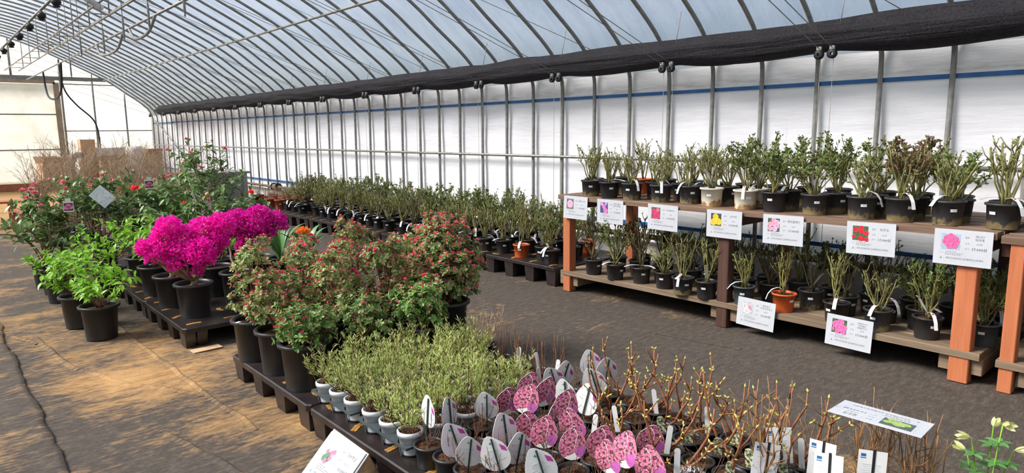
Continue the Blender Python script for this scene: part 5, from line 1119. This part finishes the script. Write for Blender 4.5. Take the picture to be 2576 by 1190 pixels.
card('price_card', 'white price card with a heap of pink roses, leaning on the lower shelf edge', GC, facing(1.82, .171, -.014, .06, 4.545), ['알렉산드라', '프린세스', '룩셈부르크'], '17,000원', ([(232, 120, 180), (206, 60, 120)], 'print_darkleaf', [(.25, .62, .24, 1, 2), (.58, .8, .26, 1, 2), (.5, .4, .28, 1, 2), (.85, .45, .24, 1, 2), (.08, .25, .2, 1, 2), (.4, .12, .22, 1, 2), (.8, .15, .24, 1, 2)]), photo_w=.096)
# tent-shaped stand on the floor at the pallet edge
yn = V((.02, 1, 0)).normalized(); topA = V((1.243, 2.46, .25)); dn = V((-.72, -.02, -.69)).normalized(); xr = -yn; yu = -dn; zn = xr.cross(yu).normalized(); xr = yu.cross(zn)
mw = Matrix((xr, yu, zn)).transposed().to_4x4(); mw.translation = topA+dn*.113+zn*.008
st_ = thing('tent_stand', 'clear tent-shaped card stand on the floor at the pallet edge', 'card stand', (topA.x, topA.y, 0))
MT['acryl'] = plain('smoky_acrylic', srgb(70, 68, 66), srgb(60, 58, 56), .15, 3, .6)
mb = MB()
for s_ in (-1, 1):
    pass
a0, a1 = topA-yn*.155-V((topA.x, topA.y, 0)), topA+yn*.155-V((topA.x, topA.y, 0)); f = dn*(.25/.69); bk = V((.11, 0, -.25))
for nm, off, mt in (('front_leaf', f, 'whiteplastic'), ('back_leaf', bk, 'acryl')):
    mb = MB(); nn = off.cross(yn).normalized()*.002; vs = [a0-nn, a1-nn, a1+off-nn, a0+off-nn, a0+nn, a1+nn, a1+off+nn, a0+off+nn]; mb.add(vs, [(3, 2, 1, 0), (4, 5, 6, 7), (0, 1, 5, 4), (1, 2, 6, 5), (2, 3, 7, 6), (3, 0, 4, 7)]); ob(nm, mb.mesh(nm, [mt], False), st_)
card('price_card', 'white price card with pink bell flowers on the tent stand', None, mw, ['각시석남'], '10,000원', ([(222, 130, 160), (190, 90, 124), (90, 130, 96)], 'print_palesky' if 'print_palesky' in MT else leafprint('print_palesky', (222, 230, 240), (206, 216, 228)), [(.3, .2, .16, 3, 3), (.6, .25, .16, 3, 3), (.3, .5, .12, 1, 2), (.6, .5, .13, 1, 2), (.75, .6, .12, 1, 2), (.7, .3, .1, 1, 2), (.5, .1, .12, 1, 2), (.45, .36, .13, 3, 3)]), '5치포트', photo_w=.1)
# loose sheet lying on the tall stems, seen upside down
cor = [V((2.392, 1.04, .50)), V((2.535, .985, .50)), V((2.60, .70, .50)), V((2.425, .745, .49))]
ux = (cor[0]-cor[3]).normalized(); c0 = sum(cor, V((0, 0, 0)))/4+V((0, 0, .0)); uy = V((-1, -.05, .12)).normalized(); uz = ux.cross(uy).normalized()
if uz.z < 0: ux = -ux; uz = ux.cross(uy).normalized()
uy = uz.cross(ux)
mw = Matrix((ux, uy, uz)).transposed().to_4x4(); mw.translation = c0
card('price_sheet', 'loose price sheet with green leaf picture lying flat on the tall tan stems', None, mw, ['산수국', '목수국'], '10,000원', ([(172, 196, 120), (136, 166, 90), (120, 130, 160)], leafprint('print_shade', (66, 86, 60), (96, 104, 110)), [(.3, .35, .2, 1, 2), (.6, .3, .22, 1, 2), (.45, .6, .2, 1, 2), (.8, .55, .16, 1, 2), (.75, .15, .15, 1, 2)]), '5치포트', photo_w=.1)
# ---------------------------------------------------------------- far end: bare shrubs, boxes, tank, bench, terracotta pots
def bare(seed, h, n):
    rg_ = random.Random(seed); st = MB()
    for i in range(n):
        a = rg_.uniform(0, 6.3); o = rg_.uniform(.05, .42); hh = h*rg_.uniform(.6, 1); b = V((rg_.uniform(-.06, .06), rg_.uniform(-.06, .06), .2)); tip = V((math.cos(a)*o, math.sin(a)*o, .2+hh)); P = bezier(b, V((tip.x*.35, tip.y*.35, .2+hh*.55)), tip, 5); P = [P[0]]+[p+rv(rg_)*.012 for p in P[1:]]; st.tube(P, [.0055*(1-.6*k/5) for k in range(6)], 4, cap=False)
        for k in range(9):
            t_ = rg_.uniform(.3, .98); j = int(t_*5); q = P[j].lerp(P[min(5, j+1)], t_*5-j); d = (V((0, 0, .75))+rv(rg_, -.2, .6)).normalized(); l = rg_.uniform(.08, .3); e = q+d*l; st.tube([q, q+d*l*.5+rv(rg_)*.012, e], [.0021, .0018, .0011], 3, cap=False)
            st.tube([q+d*l*.5, q+d*l*.5+(d+rv(rg_)*.7).normalized()*l*.4], [.0018, .0012], 3, cap=False)
    return st.mesh('branches', ['twigbrown'])
MT['twigbrown'] = plain('dry_shrub_twig', srgb(186, 162, 132), srgb(150, 124, 98), .8, 14)
BS = [bare(s, 1.15, 20) for s in range(3)]
k = 0
for (x, y) in ((1.42, 10.05), (2.05, 10.15), (2.85, 10.45), (1.6, 11.2), (2.2, 11.3), (1.3, 11.9), (2.0, 12.3), (2.6, 12.1), (1.95, 13.7), (2.55, 13.0), (3.15, 13.5), (2.1, 14.6), (2.8, 14.5), (3.4, 14.3), (2.9, 11.3)):
    k += 1; t = thing('bare_shrub', 'leafless brown twiggy shrub in black pot, %s behind the camellias' % ORD[k], 'potted plant', (x, y, .15 if y < 10.6 and x < 2.45 else 0), rg.uniform(0, 6), 'leafless shrubs behind the camellias'); ob('pot', BIGPOT, t); ob('soil', BIGSOIL, t); ob('branches', rg.choice(BS), t, scale=(1, 1, rg.uniform(.9, 1.15)))
def carton(x, y, z, w_, d_, h_, label, rz=0.0, flap=True, mat='card'):
    t = thing('cardboard_box', label, 'box', (x, y, z), rz, 'boxes on the back table'); hw, hd = w_/2, d_/2; th = .006; mb = MB()
    for c, dd in (((0, -hd, h_/2), (w_, th, h_)), ((0, hd, h_/2), (w_, th, h_)), ((-hw, 0, h_/2), (th, d_, h_)), ((hw, 0, h_/2), (th, d_, h_)), ((0, 0, th/2), (w_, d_, th))): mb.box(c, dd)
    ob('carton', mb.mesh('carton', [mat], False), t)
    if flap:
        for s_, ax in ((-1, 1), (1, 1)):
            mb = MB(); mb.box((0, s_*d_*.24, 0), (w_, d_*.48, th)); ob('flap', mb.mesh('flap', [mat], False), t, (0, s_*hd, h_), (s_*rg.uniform(.5, 1.0), 0, 0))
    else:
        mb = MB(); mb.box((0, 0, h_), (w_+.01, d_+.01, .01)); mb.box((0, 0, h_+.0055), (w_+.011, .05, .002)); ob('lid', mb.mesh('lid', [mat], False), t)
    return t
YB = 16.5
t = thing('work_table', 'long low table at the back carrying boxes behind the bare shrubs', 'table', (3.05, YB, 0)); mb = MB(); mb.box((0, 0, .64), (2.5, .8, .04)); ob('table_top', mb.mesh('table_top', ['plankgrey'], False), t)
for sx in (-1, 1):
    for sy in (-1, 1): ob('leg', boxme('leg', (.07, .07, .62), 'plankgrey'), t, (sx*1.18, sy*.34, .31))
carton(2.06, YB-.15, .66, .42, .36, .33, 'open brown carton with raised flaps at the near end of the back table', .2); carton(2.74, YB+.1, .66, .26, .26, .78, 'tall brown carton standing on the back table', .05, False)
MT['foam'] = plain('white_foam', srgb(232, 230, 224), srgb(214, 210, 202), .8, 4); carton(3.13, YB+.15, .66, .58, .3, .60, 'large pale carton behind the brown tray carton', 0, False, 'foam'); carton(3.14, YB-.22, .66, .5, .3, .36, 'wide brown carton in front of the large pale one', -.05, True)
carton(3.95, YB, .66, .3, .3, .45, 'brown carton beside the pale drum on the back table', .1)
t = thing('pale_drum', 'pale round plastic drum on the back table', 'drum', (3.62, YB, .66)); mb = MB(); mb.lathe([(0, 0), (.15, 0), (.16, .03), (.16, .56), (.13, .62), (.05, .64), (0, .64)], 20); ob('body', mb.mesh('body', ['foam']), t); mb = MB(); mb.lathe([(.163, .2), (.168, .21), (.163, .22)], 20); ob('band', mb.mesh('band', ['foam']), t)
curve_tube([(2.36, YB-.4, .1), (2.36, YB-.4, .7), (2.37, YB-.4, .98), (2.44, YB-.4, 1.12), (2.55, YB-.4, 1.14), (2.62, YB-.4, 1.13)], .062, 'galvdark', 'duct_elbow', 'grey ribbed duct elbow rising before the back table', 'duct', None, 14)
t = thing('water_tank', 'grey plastic water tank standing by the wall beyond the camellias', 'tank', (4.25, 13.2, 0)); MT['tank'] = plain('grey_tank_plastic', srgb(158, 162, 152), srgb(128, 132, 124), .7, 3)
ob('tank_body', boxme('tank_body', (.8, .9, .8), 'tank', .08), t, (0, 0, .4)); mb = MB(); mb.box((0, 0, .82), (.84, .94, .04)); ob('tank_rim', mb.mesh('tank_rim', ['tank'], False), t)
for s_ in (-.25, .05, .3): ob('rib', boxme('rib', (.03, .05, .74), 'tank'), t, (s_, -.46, .4))
# benches at the left
t = thing('wooden_bench', 'long reddish plank bench standing on the sand beyond the camellias', 'bench', (.55, 14.3, 0))
for i in range(3): ob('plank', boxme('plank', (1.95, .13, .035), 'benchwood'), t, (0, -.145+i*.145, .43))
for sx in (-.8, .62):
    for sy in (-.12, .12): ob('leg', boxme('leg', (.09, .09, .41), 'benchwood'), t, (sx, sy, .205))
    ob('brace', boxme('brace', (.05, .3, .07), 'benchwood'), t, (sx, 0, .34))
t = thing('low_wooden_table', 'low reddish table with slanted legs beside the plank bench', 'table', (1.42, 13.1, 0), .12)
for i in range(4): ob('plank', boxme('plank', (.62, .155, .035), 'benchwood'), t, (0, -.26+i*.172, .36))
for sx in (-1, 1):
    for sy in (-1, 1): o = ob('leg', boxme('leg', (.09, .045, .42), 'benchwood'), t, (sx*.2, sy*.26, .17), (0, sx*.55*sy, 0))
    ob('cross_rail', boxme('cross_rail', (.045, .56, .07), 'benchwood'), t, (sx*.22, 0, .27))
# terracotta pots at the far end of the wall pallets
TP = pot_mesh('terracotta_pot', .10, .075, .17, 'terrarim', 18, .03, .008); TSO = soil_mesh(.085, .14, 9); r7 = random.Random(9); k = 0
TW = [twiggy(60+s, 12, .22, .12, 'twigbrown', .003, .7, False, .14) for s in range(2)]
for (x, y) in ((4.85, 11.86), (4.80, 12.2), (4.9, 12.6), (5.1, 11.95), (5.1, 12.3), (5.15, 12.7), (5.38, 12.0), (5.4, 12.35), (5.4, 12.75), (4.95, 13.1), (5.25, 13.15)):
    k += 1; t = thing('terracotta_pot_plant', 'terracotta pot with dry twigs on the wall pallets, %s past the last roses' % ORD[k], 'potted plant', (x, y, .19), 0, 'terracotta pots on the wall pallets'); ob('pot', TP, t); ob('soil', TSO, t); ob('twigs', r7.choice(TW)[0], t, rot=(0, 0, r7.uniform(0, 6)))
    if k == 1: ob('sticker', STK, t, rot=(0, 0, math.atan2(-y, -x)), scale=(1.08, 1.08, 1))
# a long whip shoot arching over the sandy aisle
whip = [o for o in bpy.data.objects if o.get('label', '').startswith('pink camellia on the floor')][0]
curve_tube([(0, 0, .22), (-.10, -.18, .45), (-.28, -.38, .60), (-.50, -.58, .63), (-.7, -.78, .6)], .005, 'twig', 'whip_shoot', 'long thin arching shoot', 'shoot', parent=whip)
# a taller budded shoot standing above the wall roses, and a shim under the pallet corner
t = thing('potted_rose', 'rose with one tall upright shoot topped by a coral leaf tuft, on the wall pallets', 'potted plant', (5.12, 7.98, .19), 0, GP); ob('pot', RP_['plain black'], t); ob('soil', ROSE_SOIL, t)
st = MB(); st.tube([(0, 0, .12), (.008, 0, .35), (-.004, .004, .62)], [.006, .005, .004], 6); ss = ob('canes', st.mesh('canes', ['cane']), t); lf = MB(); r8 = random.Random(2)
for k in range(46):
    d = rv(r8, -.5, 1); lf.bigleaf(V((0, 0, .56+.07*(k % 3)/2)), d, V((0, 0, 1)), .05, .022, 0 if k % 3 else 1)
ob('leaves', lf.mesh('leaves', ['roseleaf', 'azbud']), ss, kind='stuff')
tag(ob('wooden_shim', boxme('wooden_shim', (.20, .09, .006), 'card'), None, (1.43, 4.985, .003), (0, 0, .05)), 'thin pale board lying at the foot of the bougainvillea pallet corner', 'board')
